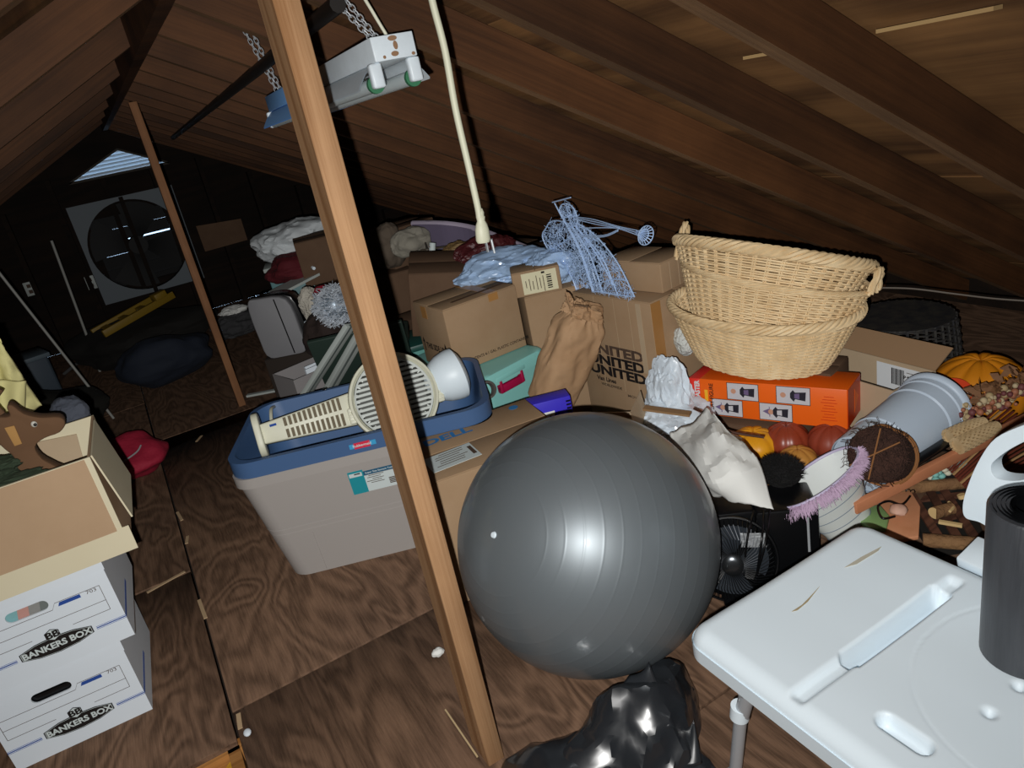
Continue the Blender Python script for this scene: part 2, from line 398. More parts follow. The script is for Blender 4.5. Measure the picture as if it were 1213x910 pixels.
for x_, z_, nm in ((RX + 3.22, .42, 'wall_right'), (RX - 3.58, .46, 'wall_left')): struct(MB().box((x_, 3.0, z_ / 2 - .15), (.03, 9.3, z_ + .3)).build(nm, WALLW))
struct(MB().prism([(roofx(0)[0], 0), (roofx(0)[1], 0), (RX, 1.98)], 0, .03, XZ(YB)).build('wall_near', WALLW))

LOUV = mat('louver_paint', 'd5dee4', 0.6)
v = thing('gable_vent', 'triangular louvered gable vent letting pale daylight in at the far peak', 'vent', (.34, YF - .02, 1.375))
for k in range(6):
    z = .012 + .030 * k; xl, xr = -.44 + z / .19 * .42, .36 - z / .2 * .34
    MB().box(((xl + xr) / 2, .045, z + .008), (xr - xl, .052, .005), (-38, 0, 0)).build('slat', LOUV, v)
fr = MB(); fr.bar((-.46, 0, 0), (.37, 0, 0), .02, .02).bar((-.46, 0, 0), (.0, 0, .195), .02, .016).bar((.37, 0, 0), (.0, 0, .195), .02, .016)
fr.build('frame', mat('vent_frame', '39332c', 0.8), v)

# attic fan set in the gable
v = thing('gable_fan', 'large exhaust fan with dark blades in a square white shroud on far wall', 'fan', (0.22, YF - .12, 0.32))
WSH = mat('fan_shroud', '5c646a', 0.6); DK = mat('dark_steel', '060607', 0.7)
pn = MB(); n = 48; R_ = .40; H_ = .435
def sqp(a):
    c, s_ = cos(a), sin(a); k = H_ / max(abs(c), abs(s_)); return c * k, s_ * k
vs = []
for k in range(n):
    a = 2 * pi * k / n; x, z = sqp(a)
    for yy in (0, .01): vs += [(x, yy, z + H_), (R_ * cos(a), yy, R_ * sin(a) + H_)]
fs = []
for k in range(n):
    l = (k + 1) % n; a, b = 4 * k, 4 * l
    fs += [(a, b, b + 1, a + 1), (a + 2, a + 3, b + 3, b + 2), (a, a + 2, b + 2, b), (a + 1, b + 1, b + 3, a + 3)]
pn.add(vs, fs).build('shroud', WSH, v)
MY = Matrix.Translation((0, 0, H_)) @ Matrix.Rotation(-pi/2, 4, 'X')
sh = MB(); sh.grid(lambda a, b: MY @ Vector((R_ * cos(2*pi*a), R_ * sin(2*pi*a), .09 * b)), 48, 1, cu=True); sh.build('fan_ring', DK, v, smooth=True)
for k in range(4):
    a0 = radians(20 + 90 * k)
    MB().grid(lambda u, t: MY @ Vector(((.07 + .31 * u) * cos(a0 + (t - .5) * 1.0), (.07 + .31 * u) * sin(a0 + (t - .5) * 1.0), .03 + .05 * t)), 5, 6).build('fan_blade', DK, v, smooth=True)
MB().cyl((0, 0, H_), (0, .09, H_), .08).build('hub', DK, v, smooth=True)
MB().box((0, -.02, H_), (.035, .03, .86)).build('motor_bracket', WALLW, v)
for k in range(6):
    MB().box((0, .16, .08 + .118 * k), (.68, .006, .106 if k in (3, 4) else .13), (8, 0, 0)).build('shutter', DK, v)

# ================================================================ posts
def post(loc, m, label, zt, sx=.042, sy=.089):
    o = MB().box((0, 0, zt / 2), (sx, sy, zt)).build('wooden_post', m, bevel=.002, segs=1)
    # figure runs up the post
    me = o.data; me.transform(Matrix.Rotation(pi/2, 4, 'Y')); o.rotation_euler = (0, -pi/2, 0)
    o.location = loc; tag(o, label, 'post', None); return o
post((0.350, 1.268, 0), POST, 'near square wooden post standing in front of the grey tote', 1.70)
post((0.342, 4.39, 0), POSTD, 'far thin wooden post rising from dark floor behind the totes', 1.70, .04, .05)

# ================================================================ hanging things
v = thing('shop_light', 'white two-tube fluorescent shop light hung on chains from the roof', 'light', (0.588, 1.92, 1.482), 0)
v.rotation_euler = (radians(-1.2), 0, 0); v.scale = (.8, .8, .8)
BLT = mat('blue_light_tint', '86c0ff', 0.4); LW = mat('light_enamel', 'd3dde4', 0.4, var=.35, vscale=20, col2='bcc4c8')  # first material: bluish light on the far half, put into its colour
TUBE = mat('tube_glass', 'c9d4d6', 0.25)
Lh = 1.22
# local y runs along the fixture, centred
def hs(mb, y0, y1):
    return mb.prism([(-.055, .0), (.055, .0), (.055, .055), (-.055, .055)], -y1, -y0, Matrix(((1, 0, 0, 0), (0, 0, -1, 0), (0, 1, 0, 0), (0, 0, 0, 1))))
hs(MB(), -Lh/2, 0.0).build('housing', LW, v, bevel=.003); hs(MB(), 0.0, Lh/2).build('housing', BLT, v, bevel=.003, label='far half of housing with bluish light put into its colour')
for nm, y0, y1, m in (('reflector', -Lh/2 + .05, 0.0, LW), ('reflector', 0.0, Lh/2 - .02, BLT)):
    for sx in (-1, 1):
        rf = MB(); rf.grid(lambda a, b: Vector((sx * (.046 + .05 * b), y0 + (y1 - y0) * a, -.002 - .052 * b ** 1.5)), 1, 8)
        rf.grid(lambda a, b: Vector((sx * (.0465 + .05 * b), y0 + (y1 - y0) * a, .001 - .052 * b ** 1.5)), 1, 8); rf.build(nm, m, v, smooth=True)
for sx in (-.055, .045):
    t = MB().cyl((sx, -Lh/2 + .05, -.045), (sx, Lh/2 - .03, -.040), .017).build('fluorescent_tube', TUBE, v, smooth=True)
    for yy in (-Lh/2 + .018, Lh/2 - .018):
        so = MB().box((sx, yy, -.028), (.032, .024, .056)).build('tube_socket', LW, v, bevel=.006)
    MB().lathe([(.0, -.0), (.021, 0), (.021, .012)], 20, Matrix.Translation((sx, -Lh/2 + .032, -.045)) @ Matrix.Rotation(-pi/2, 4, 'X')).build('socket_gasket', mat('green_gasket', '2f6a4a', .6), v)
RUST = mat('rust_stain', '8a6a50', 0.9)
for x, z, a, b in ((.0, .046, .012, .006), (.004, .03, .006, .010), (-.002, .012, .010, .006), (-.03, .008, .004, .004), (.045, .006, .005, .004)):
    MB().ell((x, -Lh/2 - .0005, z), (a, .0006, b), 12, 6).build('rust_spot', RUST, v)
def chain(mb, a, b, n):
    a, b = Vector(a), Vector(b); d = (b - a) / n
    for k in range(n):
        c = a + d * (k + .5); q = rot_to(d) @ Matrix.Rotation(pi/2 * (k % 2), 4, 'Z')
        L_ = d.length * .72
        mb.tube([c + q @ Vector((.007 * cos(t), 0, L_ * sin(t))) for t in [2*pi*j/10 for j in range(10)]], .0014, 4, closed=True)
for yy in (-Lh/2 + .06, Lh/2 - .10):
    for sx in (-.045, -.02):
        mb = MB(); chain(mb, (sx * .6, yy, .055), (-.05 + sx, yy + .01, .36 if yy > 0 else .16), 18 if yy > 0 else 9); mb.build('chain', METAL, v, kind='stuff')
MB().tube(catmull([(.01, -Lh/2 + .05, .055), (-.02, -Lh/2 + .03, .11), (-.07, -Lh/2 - .02, .19), (-.12, -Lh/2 - .1, .3)]), .004, 8).build('lamp_cord', CREAMPL, v, smooth=True)

v = thing('extension_cord', 'cream extension cord with three-prong plug hanging from the roof', 'cord', (0.557, 1.150, 1.213))
CORD = mat('cord_vinyl', 'c9c9b2', 0.5)
bx = Vector((0.557, 1.150, 1.213))
pts = [Vector(p) - bx for p in ((0.553, 1.150, 1.593), (0.551, 1.150, 1.546), (0.555, 1.150, 1.473), (0.552, 1.150, 1.385), (0.554, 1.150, 1.290), (0.555, 1.150, 1.226), (0.554, 1.150, 1.208))]
MB().tube(catmull(pts), .0058, 10).build('cable', CORD, v, smooth=True)
pl = MB().lathe([(.006, .012), (.009, .004), (.0085, -.004), (.0105, -.006), (.009, -.014), (.013, -.022), (.016, -.034), (.017, -.056), (.014, -.062), (0, -.062)], 18, Matrix.Rotation(radians(6), 4, 'Y') @ Matrix.Diagonal((.78, .62, .78, 1))).build('plug', CORD, v, smooth=True)
for x, y, l in ((-.0065, 0, .026), (.0065, .003, .026)):
    MB().box((x + .006, y, -.056), (.002, .0055, l * .75)).build('prong', METAL, pl)
MB().cyl((.008, -.006, -.046), (.009, -.006, -.070), .002, n=8).build('prong', METAL, pl)

o = MB().tube(catmull([(0.517, 1.482, 1.605), (0.526, 1.852, 1.599), (0.546, 2.471, 1.589), (0.577, 3.595, 1.572), (0.641, 5.968, 1.537)]), .016, 10).build('conduit_pipe', mat('black_iron', '17120f', .5), smooth=True, loc=(0.546, 2.471, 1.589))
tag(o, 'long dark pipe fixed across the undersides of the rafters', 'pipe')
o = MB().tube(catmull([(2.222, 1.615, 0.520), (2.313, 1.536, 0.500), (2.395, 1.438, 0.470), (2.478, 1.345, 0.440), (2.559, 1.229, 0.420)]), .003, 6).build('low_cable', mat('grey_cable', '6f675e', .6), smooth=True, loc=(2.395, 1.438, 0.470))
tag(o, 'thin grey wire strung low under the right eave above the dark basket', 'cable')

# ================================================================ exercise ball
BC = Vector((0.767, 1.366, 0.325)); BR = 0.325
v = thing('exercise_ball', 'large glossy dark grey inflated exercise ball on the plywood floor', 'ball', (BC.x, BC.y, 0))
def brr(th):
    r = BR
    for k in range(11):
        c = radians(24 + 7.2 * k); r += 0.00025 * math.exp(-((th - c) / 0.007) ** 2)
    return r
ths = sorted(set([pi * k / 90 for k in range(91)] + [radians(24 + 7.2 * k) + d for k in range(11) for d in (-.016, -.008, -.004, 0, .004, .008, .016)]))
M = Matrix.Translation((0, 0, BR)) @ rot_to((-0.809, -0.187, 0.557))
MB().lathe([(brr(t) * sin(t), brr(t) * cos(t)) for t in ths], 96, M).build('ball_skin', mat('grey_vinyl', '7d858a', 0.44, metal=.45, spec=.6, coat=.3), v, smooth=True)
MB().lathe([(0, .004), (.006, .0035), (.008, 0), (.008, -.004)], 16, M @ Matrix.Translation((0, 0, BR))).build('valve_plug', WPL, v, smooth=True)

# ================================================================ shower bench and the roll on it
v = thing('shower_bench', 'white plastic transfer bench seat with handle slots and aluminium legs', 'bench', (0.89, 0.46, 0))
def sstep(a, b, x):
    t = max(0, min(1, (x - a) / (b - a))); return t * t * (3 - 2 * t)
def rbox_sdf(x, y, cx, cy, hx, hy, r):
    qx, qy = abs(x - cx) - hx + r, abs(y - cy) - hy + r
    return math.hypot(max(qx, 0), max(qy, 0)) + min(max(qx, qy), 0) - r
SX0, SX1, SY0, SY1 = -0.245, 0.245, -0.36, 0.405
def seat_h(x, y):
    d = rbox_sdf(x, y, 0, .0225, .245, .3825, .045)
    z = 0.450 - 0.034 * (1 - sqrt(max(0, 1 - min(1, max(0, (d + .034) / .034)) ** 2)))
    z -= 0.004 * sstep(.02, .16, .2 - abs(x)) * (1 - abs(y) * 1.2)
    for gy in (.168, -.22):
        gx = x + .015
        # raised/dished handle land running across the seat, and the deep slot in its middle
        z -= 0.011 * (1 - sstep(.006, .017, abs(y - gy))) * (1 - sstep(.195, .215, abs(gx)))
        ds = rbox_sdf(x, y, .025, gy, .13, .0165, .012)
        z -= 0.05 * (1 - sstep(-.004, .003, ds))
    ds = rbox_sdf(x, y, -.16, .03, .014, .04, .013); z -= .022 * (1 - sstep(-.006, .004, ds))
    for hx, hy in ((-.04, -.02), (.035, -.02), (-.04, .0 - .12), (.035, -.12)):
        z -= .010 * (1 - sstep(.0, .014, math.hypot(x - hx, y - hy)))
    dc = abs(math.hypot(x - .06, y + .08) - .205); z -= .0012 * (1 - sstep(0, .003, dc)) * sstep(-.2, -.1, x) 
    return z
NX, NY = 150, 220
top = MB()
top.grid(lambda a, b: Vector((SX0 + (SX1 - SX0) * a, SY0 + (SY1 - SY0) * b, 0)), NX, NY)
vv = []
for x, y, z in top.v:
    d = rbox_sdf(x, y, 0, .0225, .245, .3825, .045)
    if d > 1e-5:      # pull stray corner points on to the rounded outline
        cx, cy = math.copysign(.2, x), .0225 + math.copysign(.3375, y - .0225); q = Vector((x - cx, y - cy)).normalized() * .045; x, y = cx + q.x, cy + q.y
    vv.append((x, y, seat_h(x, y)))
top.v = vv
o = top.build('seat', WPL, v, smooth=True); o.data.set_sharp_from_angle(angle=radians(80))
sk = MB(); loft(sk, [[(x * a, .0225 + y * b, z) for x, y in rrect(.49, .765, .045, 8)] for a, b, z in ((1.004, 1.0025, .425), (1.004, 1.0025, .395), (.97, .98, .395), (.97, .98, .412))], cap0=False, cap1=False)
sk.build('seat_skirt', WPL, v, smooth=True)
STN = mat('brown_stain', 'a89878', 0.7)
def decal(pts, m):
    P = [(x - .89, y - .46) for x, y in pts]; n = len(P)
    MB().add([(x, y, seat_h(x, y) + dz) for dz in (.0002, .0012) for x, y in P], [tuple(range(n - 1, -1, -1)), tuple(range(n, 2 * n))] + [(i, (i + 1) % n, n + (i + 1) % n, n + i) for i in range(n)]).build('stain', m, v)
def stain(pts):
    decal(pts, STN)
stain([(0.816, 0.763), (0.842, 0.763), (0.893, 0.772), (0.904, 0.775), (0.856, 0.762), (0.826, 0.759)])
STN2 = mat('pale_stain', 'bdb8a8', 0.7)
decal(((0.978, 0.779), (1.024, 0.777), (1.075, 0.771), (1.060, 0.767), (1.001, 0.770)), STN2)
for sx in (-1, 1):
    for sy in (-1, 1):
        tx, ty = sx * .15, .0225 + sy * .29
        lg = MB().cyl((tx, ty, .40), (tx + sx * .012, ty + sy * .05, .21), .0145).build('leg', METAL, v, smooth=True)
        MB().cyl((tx + sx * .012, ty + sy * .05, .235), (tx + sx * .014, ty + sy * .054, .205), .0185).build('leg_collar', WPL, lg, smooth=True)
        MB().cyl((tx + sx * .012, ty + sy * .05, .22), (tx + sx * .022, ty + sy * .08, .012), .0125).build('leg_extension', METAL, lg, smooth=True)
        MB().cyl((tx + sx * .0215, ty + sy * .079, .03), (tx + sx * .023, ty + sy * .083, 0), .019, .022).build('rubber_foot', mat('grey_rubber', '6b6e70', .8), lg, smooth=True)
        MB().ell((tx + sx * .002 - .0, ty + sy * .03 + .0145, .30), (.004, .004, .004), 10, 8).build('push_button', METAL, lg, smooth=True)
    MB().cyl((sx * .19, .0225 - .20, .385), (sx * .19, .0225 - .30, .32), .010).build('brace', METAL, v, smooth=True)
    MB().cyl((sx * .19, .0225 + .20, .385), (sx * .19, .0225 + .30, .32), .010).build('brace', METAL, v, smooth=True)
# backrest: a moulded panel with a grip hole, facing the seat
bk = MB()
prof = [(.596-.014, .735), (.632, .690), (.660, .630), (.678, .565), (.683, .525), (.676, .506), (.650, .508), (.622, .497), (.600, .470)]
prof = [(p.x, p.y) for p in catmull([(a, b, 0) for a, b in prof], 5)]
mir = [(.80 - 0.0 - a, b) for a, b in prof]                # mirrored about y = .40
outl = prof + [(.47, .455), (.33, .455)] + mir[::-1] + [(.33, .80), (.40, .81), (.47, .80)]
hole = [(p.x, p.y) for p in catmull([(.637, .632, 0), (.627, .612, 0), (.590, .622, 0), (.560, .650, 0), (.545, .70, 0), (.575, .705, 0), (.600, .685, 0), (.625, .655, 0)], 5, closed=True)]
bm = bmesh.new()
def ring(pts, z): return [bm.verts.new((p[0], p[1], z)) for p in pts]
ro = ring(outl, 0); rh = ring(hole, 0)
eds = [bm.edges.new((ro[i], ro[(i + 1) % len(ro)])) for i in range(len(ro))] + [bm.edges.new((rh[i], rh[(i + 1) % len(rh)])) for i in range(len(rh))]
bmesh.ops.triangle_fill(bm, edges=eds, use_beauty=True)
ex = bmesh.ops.extrude_face_region(bm, geom=list(bm.faces))
for q in ex['geom']:
    if isinstance(q, bmesh.types.BMVert): q.co.z = .034
bmesh.ops.recalc_face_normals(bm, faces=bm.faces)
es = [e for e in bm.edges if len(e.link_faces) == 2 and e.calc_face_angle(0) > 1.2]
bmesh.ops.bevel(bm, geom=es, offset=.011, segments=4, affect='EDGES', profile=.5, clamp_overlap=True)
me = bpy.data.meshes.new('backrest'); 
for q in bm.verts: q.co = Vector((1.185 + q.co.z - .89, q.co.x - .46, q.co.y + .0))
bmesh.ops.recalc_face_normals(bm, faces=bm.faces); bm.to_mesh(me); bm.free()
me.polygons.foreach_set('use_smooth', [True] * len(me.polygons)); me.set_sharp_from_angle(angle=radians(35)); me.materials.append(WPL)
o = bpy.data.objects.new('backrest', me); COL.objects.link(o); o.parent = v
for yy in (.62, .18):
    MB().box((1.17 - .89, yy - .46, .447), (.07, .085, .024), (0, -12, 0)).build('back_bracket', WPL, v, bevel=.004)
    MB().cyl((1.21 - .89, yy - .46, .36), (1.215 - .89, yy - .46, .58), .0125).build('back_post', METAL, v, smooth=True)

v = thing('bag_roll', 'thick roll of black plastic bags standing on the white bench', 'roll', (0.995, 0.468, 0.449))
RL = mat('roll_film', '4a4d52', 0.38, spec=.5, var=.5, vscale=5, stretch=(6, 6, .6), col2='26282c', bump=.1, bscale=30)
MB().lathe([(.062, 0), (.062, .262), (.059, .265), (.034, .263)], 40).build('film_roll', RL, v, smooth=True)
MB().grid(lambda a, b: Vector(((.026 + .03 * a) * cos(a * 34), (.026 + .03 * a) * sin(a * 34), .258 + .010 * b)), 160, 1).build('film_edge', BLACKP, v, smooth=True)
MB().lathe([(.0335, .262), (.0335, .05), (.03, .05), (.03, .262)], 32).build('core_tube', BLACKP, v, smooth=True)

# ================================================================ black plastic bag on the floor, near the post
def sheet_bag(name, label, cat, M_, ctrl, nu, nv, amp, freq, seed, base):
    """creased film draped through a control grid (rows of points)"""
    R = [catmull(r, 8) for r in ctrl]; nC = len(R[0])
    Cc = [catmull([r[i] for r in R], 8) for i in range(nC)]; nR = len(Cc[0])
    mb = MB()
    def f(u, v_):
        a = min(int(u * (nC - 1)), nC - 2); fa = u * (nC - 1) - a; b = min(int(v_ * (nR - 1)), nR - 2); fb = v_ * (nR - 1) - b
        p = (Cc[a][b] * (1 - fa) + Cc[a + 1][b] * fa) * (1 - fb) + (Cc[a][b + 1] * (1 - fa) + Cc[a + 1][b + 1] * fa) * fb
        k = crumple(p, freq, seed) * amp
        return p + Vector((k * .4 * nz(p, 4, seed + 2) * 2, k * .4 * nz(p, 4, seed + 5) * 2, k))
    mb.grid(f, nu, nv)
    mb.v = [tuple(Vector(p) - Vector(base)) for p in mb.v]
    o = mb.build(name, M_, smooth=True); o.location = base; o.data.set_sharp_from_angle(angle=radians(14))
    sm = o.modifiers.new('thickness', 'SOLIDIFY'); sm.thickness = .002; sm.offset = 1
    return tag(o, label, cat)
FILM = mat('black_film', '24272b', 0.27, spec=.7, coat=.4)
v = thing('trash_bag', 'crumpled shiny black plastic bag on floor in front of the grey ball', 'bag', (.555, .985, 0))
def heap(cx, cy, R0, H0, px_, py_, seed, amp, pw=1.0):
    def f(d):
        t = max(0.0, d.z); r = R0 * (1 + .18 * sin(3 * math.atan2(d.y, d.x) + seed) + .10 * sin(5 * math.atan2(d.y, d.x) + 2 * seed))
        p = Vector((cx + r * d.x + px_ * t, cy + r * d.y * .85 + py_ * t, H0 * t ** pw)); k = crumple(p, 3.2, seed)
        q = p + Vector((d.x, d.y, .5 + .5 * t)) * (k * amp); q.z = max(q.z, .003); return q
    return MB().ico(5, f)
for q in (heap(.03, .0, .165, .125, .07, .08, 6, .05, 1.5), heap(-.15, .06, .15, .05, .02, .04, 9, .034, 1.2)):
    q.build('bag_body', FILM, v, smooth=True).data.set_sharp_from_angle(angle=radians(16))
L0 = Vector(v.location)
for nm, A in (('bag_corner', ((0.536, 1.088, 0.090), (0.661, 1.100, 0.150), (0.704, 1.078, 0.180), (0.665, 0.957, 0.110))), ('bag_corner', ((0.637, 0.952, 0.030), (0.686, 0.986, 0.070), (0.714, 0.955, 0.100), (0.687, 0.911, 0.030)))):
    P = [Vector(p) - L0 for p in A]
    e = MB()
    def ff(u, t, P=P):
        p = (P[0] * (1 - t) + P[1] * t) * (1 - u) + (P[3] * (1 - t) + P[2] * t) * u
        return p + Vector((0, -.012 * sin(pi * u), .006 * nz(p, 20, 3)))
    e.grid(ff, 10, 12); q = e.build(nm, FILM, v, smooth=True); sm = q.modifiers.new('thickness', 'SOLIDIFY'); sm.thickness = .002

# ================================================================ totes
def tote_body(mb_m, w0, d0, w1, d1, h, r, v, name='tub', **k):
    return tub(MB(), w0, d0, w1, d1, 0, h, r, **k).build(name, mb_m, v, smooth=True)
GREYT = mat('grey_tote_plastic', 'a39e9a', 0.5, spec=.35); BLUET = mat('blue_tote_plastic', '44628c', 0.42, spec=.45)
TA = -21.5; TC = Vector((0.565, 2.415, 0))
v = thing('grey_tote', 'large taupe grey storage tote with teal label, holding the blue tote', 'tote', TC, TA)
tote_body(GREYT, .74, .44, .855, .525, .425, .07, v, liph=.035, lip=.008)
# stepped moulding around the lower third
for z, s_ in ((.205, .0), (.185, -.002), (.172, -.004)):
    f_ = z / .425; w_, d_ = .74 + .115 * f_ + .006 + s_, .44 + .085 * f_ + .006 + s_
    loft(MB(), [[(x, y, zz) for x, y in rrect(w_, d_, .07)] for zz in (z - .002, z + .002)], cap0=False, cap1=False).build('moulded_band', GREYT, v, smooth=True)
MB().box((-.245, -.2285, .088), (.004, .008, .165), (5.7, 0, 0)).build('moulded_rib', GREYT, v)
LBT = mat('teal_label', '1f8f9c', .5); LBW = mat('label_white', 'c9d4d4', .6); LBN = mat('label_navy', '255a78', .5)
def slope_front(z): return -(.44 + .085 * z / .425) / 2 - .0022
def onfront(x, z): return frame((x, slope_front(z), z), (1, 0, 0), (0, -.1, 1))
lb = plate(MB(), onfront(.005, .317), .155, .088).build('label', LBW, v)
plate(MB(), onfront(-.0475, .3165) @ Matrix.Translation((0, 0, .0009)), .05, .088).build('label_panel', LBT, lb)
plate(MB(), onfront(.0295, .345) @ Matrix.Translation((0, 0, .0009)), .104, .016).build('label_band', LBN, lb)
plate(MB(), onfront(-.048, .346) @ Matrix.Translation((0, 0, .0018)), .042, .014).build('label_patch', LBW, lb)
plate(MB(), onfront(-.042, .349) @ Matrix.Translation((0, 0, .0022)), .02, .004).build('label_patch', INK, lb)
text('Super Size Storage Tote', .0062, LBW, lb, onfront(.0295, .345) @ Matrix.Translation((0, 0, .0020)), 1.05, .03)
for k, (a, b) in enumerate(((.028, .332), (.02, .325), (.032, .318), (.018, .311), (.028, .304))):
    plate(MB(), onfront(a - .012, b) @ Matrix.Translation((0, 0, .0011)), .05 - .006 * (k % 3), .0018).build('print_line', INKF, lb)
for k in range(5): plate(MB(), onfront(.064, .287 + .005 * k) @ Matrix.Translation((0, 0, .0011)), .022, .003).build('barcode_bar', INKF, lb)
v = thing('blue_tote', 'open blue storage tote nested inside the grey tote, full of fan parts', 'tote', (TC.x, TC.y, .03), TA)
tub(MB(), .68, .385, .845, .51, 0, .45, .09, lip=.014, liph=.055, t=.005).build('tub', BLUET, v, smooth=True)
st = plate(MB(), frame((.005, -.2713, .422), (1, 0, 0), (0, 0, 1)), .086, .016).build('sticker', mat('sticker_blue', '3f9fd0', .4), v)
plate(MB(), frame((.003, -.2722, .422), (1, 0, 0), (0, 0, 1)), .052, .021).build('sticker_panel', mat('sticker_red', 'd32f4a', .4), st)
text('Rubbermaid', .0085, LBW, st, frame((.003, -.2733, .422), (1, 0, 0), (0, 0, 1)), 1.0, .03)
for x in (-.16, .04): MB().box((x, .268, .438), (.016, .02, .03)).build('latch_lug', BLACKP, v, bevel=.003)

# oscillating fan lying in the blue tote
GR = mat('fan_enamel', 'd3d9d4', 0.35, spec=.5)
fo_ = Vector((0.661, 2.333, 0.500))
fwd = (CAM - fo_).normalized(); fwd = (fwd + Vector((.10, -.05, .10))).normalized()
ax = Vector((0.234, 2.500, 0.470)) - fo_; ax = (ax - fwd * ax.dot(fwd)).normalized()
M = frame(fo_, -ax, fwd.cross(-ax))
FR = .150
v = tag(bpy.data.objects.new('oscillating_fan', None), 'cream pedestal fan lying in the blue tote, round slatted grille upward', 'fan'); COL.objects.link(v)
v.matrix_world = M
MB().lathe([(FR - .012, .0), (FR - .004, .012), (FR + .004, .010), (FR + .008, -.004), (FR + .004, -.02), (FR - .008, -.018), (FR - .012, 0)], 72).build('grille_rim', CREAMPL, v, smooth=True)
MB().lathe([(FR - .02, .004), (FR - .014, .008), (FR - .014, .0), (FR - .02, -.002)], 64).build('inner_ring', GR, v, smooth=True)
for k in range(15):
    yy = -FR + .03 + k * (2 * FR - .06) / 14; hw = sqrt((FR - .016) ** 2 - yy * yy)
    MB().box((0, yy, .001), (2 * hw, .009, .004), (28, 0, 0)).build('grille_slat', GR, v)
for x in (-.045, .045): MB().box((x, 0, .004), (.003, 2 * sqrt((FR - .016) ** 2 - x * x), .003)).build('grille_stay', GR, v)
for k in range(60):
    a = 2 * pi * k / 60
    if k % 2: MB().box(((FR - .024) * cos(a), (FR - .024) * sin(a), -.006), (.016, .004, .003), (0, 0, math.degrees(a))).build('rim_vane', GR, v)
MB().lathe([(FR - .01, -.02), (FR - .03, -.06), (.05, -.075), (0, -.075)], 48).build('rear_guard', mat('guard_dark', '5a5c58', .6), v, smooth=True)
# neck, louvred column and base plate, running away from the grille to the left
cm = MB(); cm.prism([(-.455, -.034), (-.135, -.058), (-.128, .058), (-.455, .034)], -.075, -.008); col_ = cm.build('column', CREAMPL, v, bevel=.006)
for k in range(12):
    x = -.372 + .0168 * k; hh = .034 + .016 * k / 11
    for s_ in (-1, 1): MB().box((x, s_ * (hh * .5 + .003), -.0068), (.0100, hh * .86, .003)).build('vent_slot', mm('slot_brown', '6e6450', .8), col_)
MB().box((-.152, -.025, -.004), (.030, .055, .012)).build('control_box', CREAMPL, v, bevel=.003)
for k in range(3): MB().box((-.152, -.045 + .02 * k, .003), (.022, .012, .004)).build('button', CREAMPL, v, bevel=.001)
MB().box((-.412, .020, -.0065), (.022, .008, .003)).build('badge', BLUEINK, v)
bs = MB(); bs.prism([(p[0], p[1]) for p in rrect(.125, .150, .045)], 0, .022, Matrix.Translation((-.452, .0, -.035)) @ Matrix.Rotation(-pi/2, 4, 'Y')); bs.build('base_plate', CREAMPL, v, bevel=.004)
MB().box((.150, -.02, -.03), (.04, .085, .055)).build('motor_housing', CREAMPL, v, bevel=.006)
for k in range(3): MB().box((.153, -.045 + .025 * k, -.001), (.032, .014, .004)).build('housing_rib', CREAMPL, v, bevel=.001)
hp = Vector((0.876, 2.352, 0.490)); hd = Vector((0.723, 2.318, 0.500)) - hp; hd = (hd - fwd * hd.dot(fwd)).normalized()
v = tag(bpy.data.objects.new('fan_motor_head', None), 'white dome-shaped plastic housing with air slots at right end of blue tote', 'housing'); COL.objects.link(v)
v.matrix_world = frame(hp, hd, fwd.cross(hd))
hm = MB(); hm.lathe([(.0, -.030), (.055, -.026), (.072, -.012), (.073, .004), (.071, .020), (.066, .045), (.056, .068), (.042, .088), (.024, .102), (0, .108)], 36, Matrix.Translation((-.03, 0, 0)) @ Matrix.Rotation(pi/2, 4, 'Y') @ Matrix.Diagonal((1.3, 1.3, 1.1, 1))); hm.build('dome', WPL, v, smooth=True)
for k in range(6): MB().box((.052, -.026 + .0105 * k, .036 - abs(k - 2.5) * .0022), (.05, .0045, .006), (0, 22, 0)).build('air_slot', INKF, v)
MB().lathe([(.0, .002), (.012, .002), (.014, -.002)], 16, Matrix.Translation((.0, .035, .048))).build('knob_recess', mm('recess_grey', '8f999e', .5), v, smooth=True)
o = MB().tube(catmull([(0.321, 2.760, 0.470), (0.293, 2.647, 0.500), (0.269, 2.567, 0.470), (0.254, 2.525, 0.440)]), .006, 8).build('cream_cable', CREAMPL, smooth=True, loc=(0.269, 2.567, 0.470))
tag(o, 'cream power cord looped over the back rim of blue tote', 'cord')

# ================================================================ cartons
def tape_strip(v, L, h, W, x=0, wdt=.05, drop=.05):
    t = .0009
    MB().box((x, 0, h + t), (wdt if False else L + .002, .05, .001)).build('tape', TAPE, v)
    for s_ in (-1, 1): MB().box((s_ * (L / 2 + t), 0, h - drop / 2), (.001, .05, drop)).build('tape', TAPE, v)
def carton(label, loc, rz, L, W, h, m=None, tape='x', group=None, rot=None, name='cardboard_box'):
    m = m or CARD
    v = thing(name, label, 'box', loc, rz, group, rot)
    MB().box((0, 0, h / 2 - .002), (L, W, h - .004)).build('carton', m, v, bevel=.004)
    if tape == 'x':
        for s_ in (-1, 1): MB().box((0, s_ * W / 4, h - .002), (L - .004, W / 2 - .003, .004)).build('flap', m, v, bevel=.001)
    else:
        for s_ in (-1, 1): MB().box((s_ * L / 4, 0, h - .002), (L / 2 - .003, W - .004, .004)).build('flap', m, v, bevel=.001)
    return v
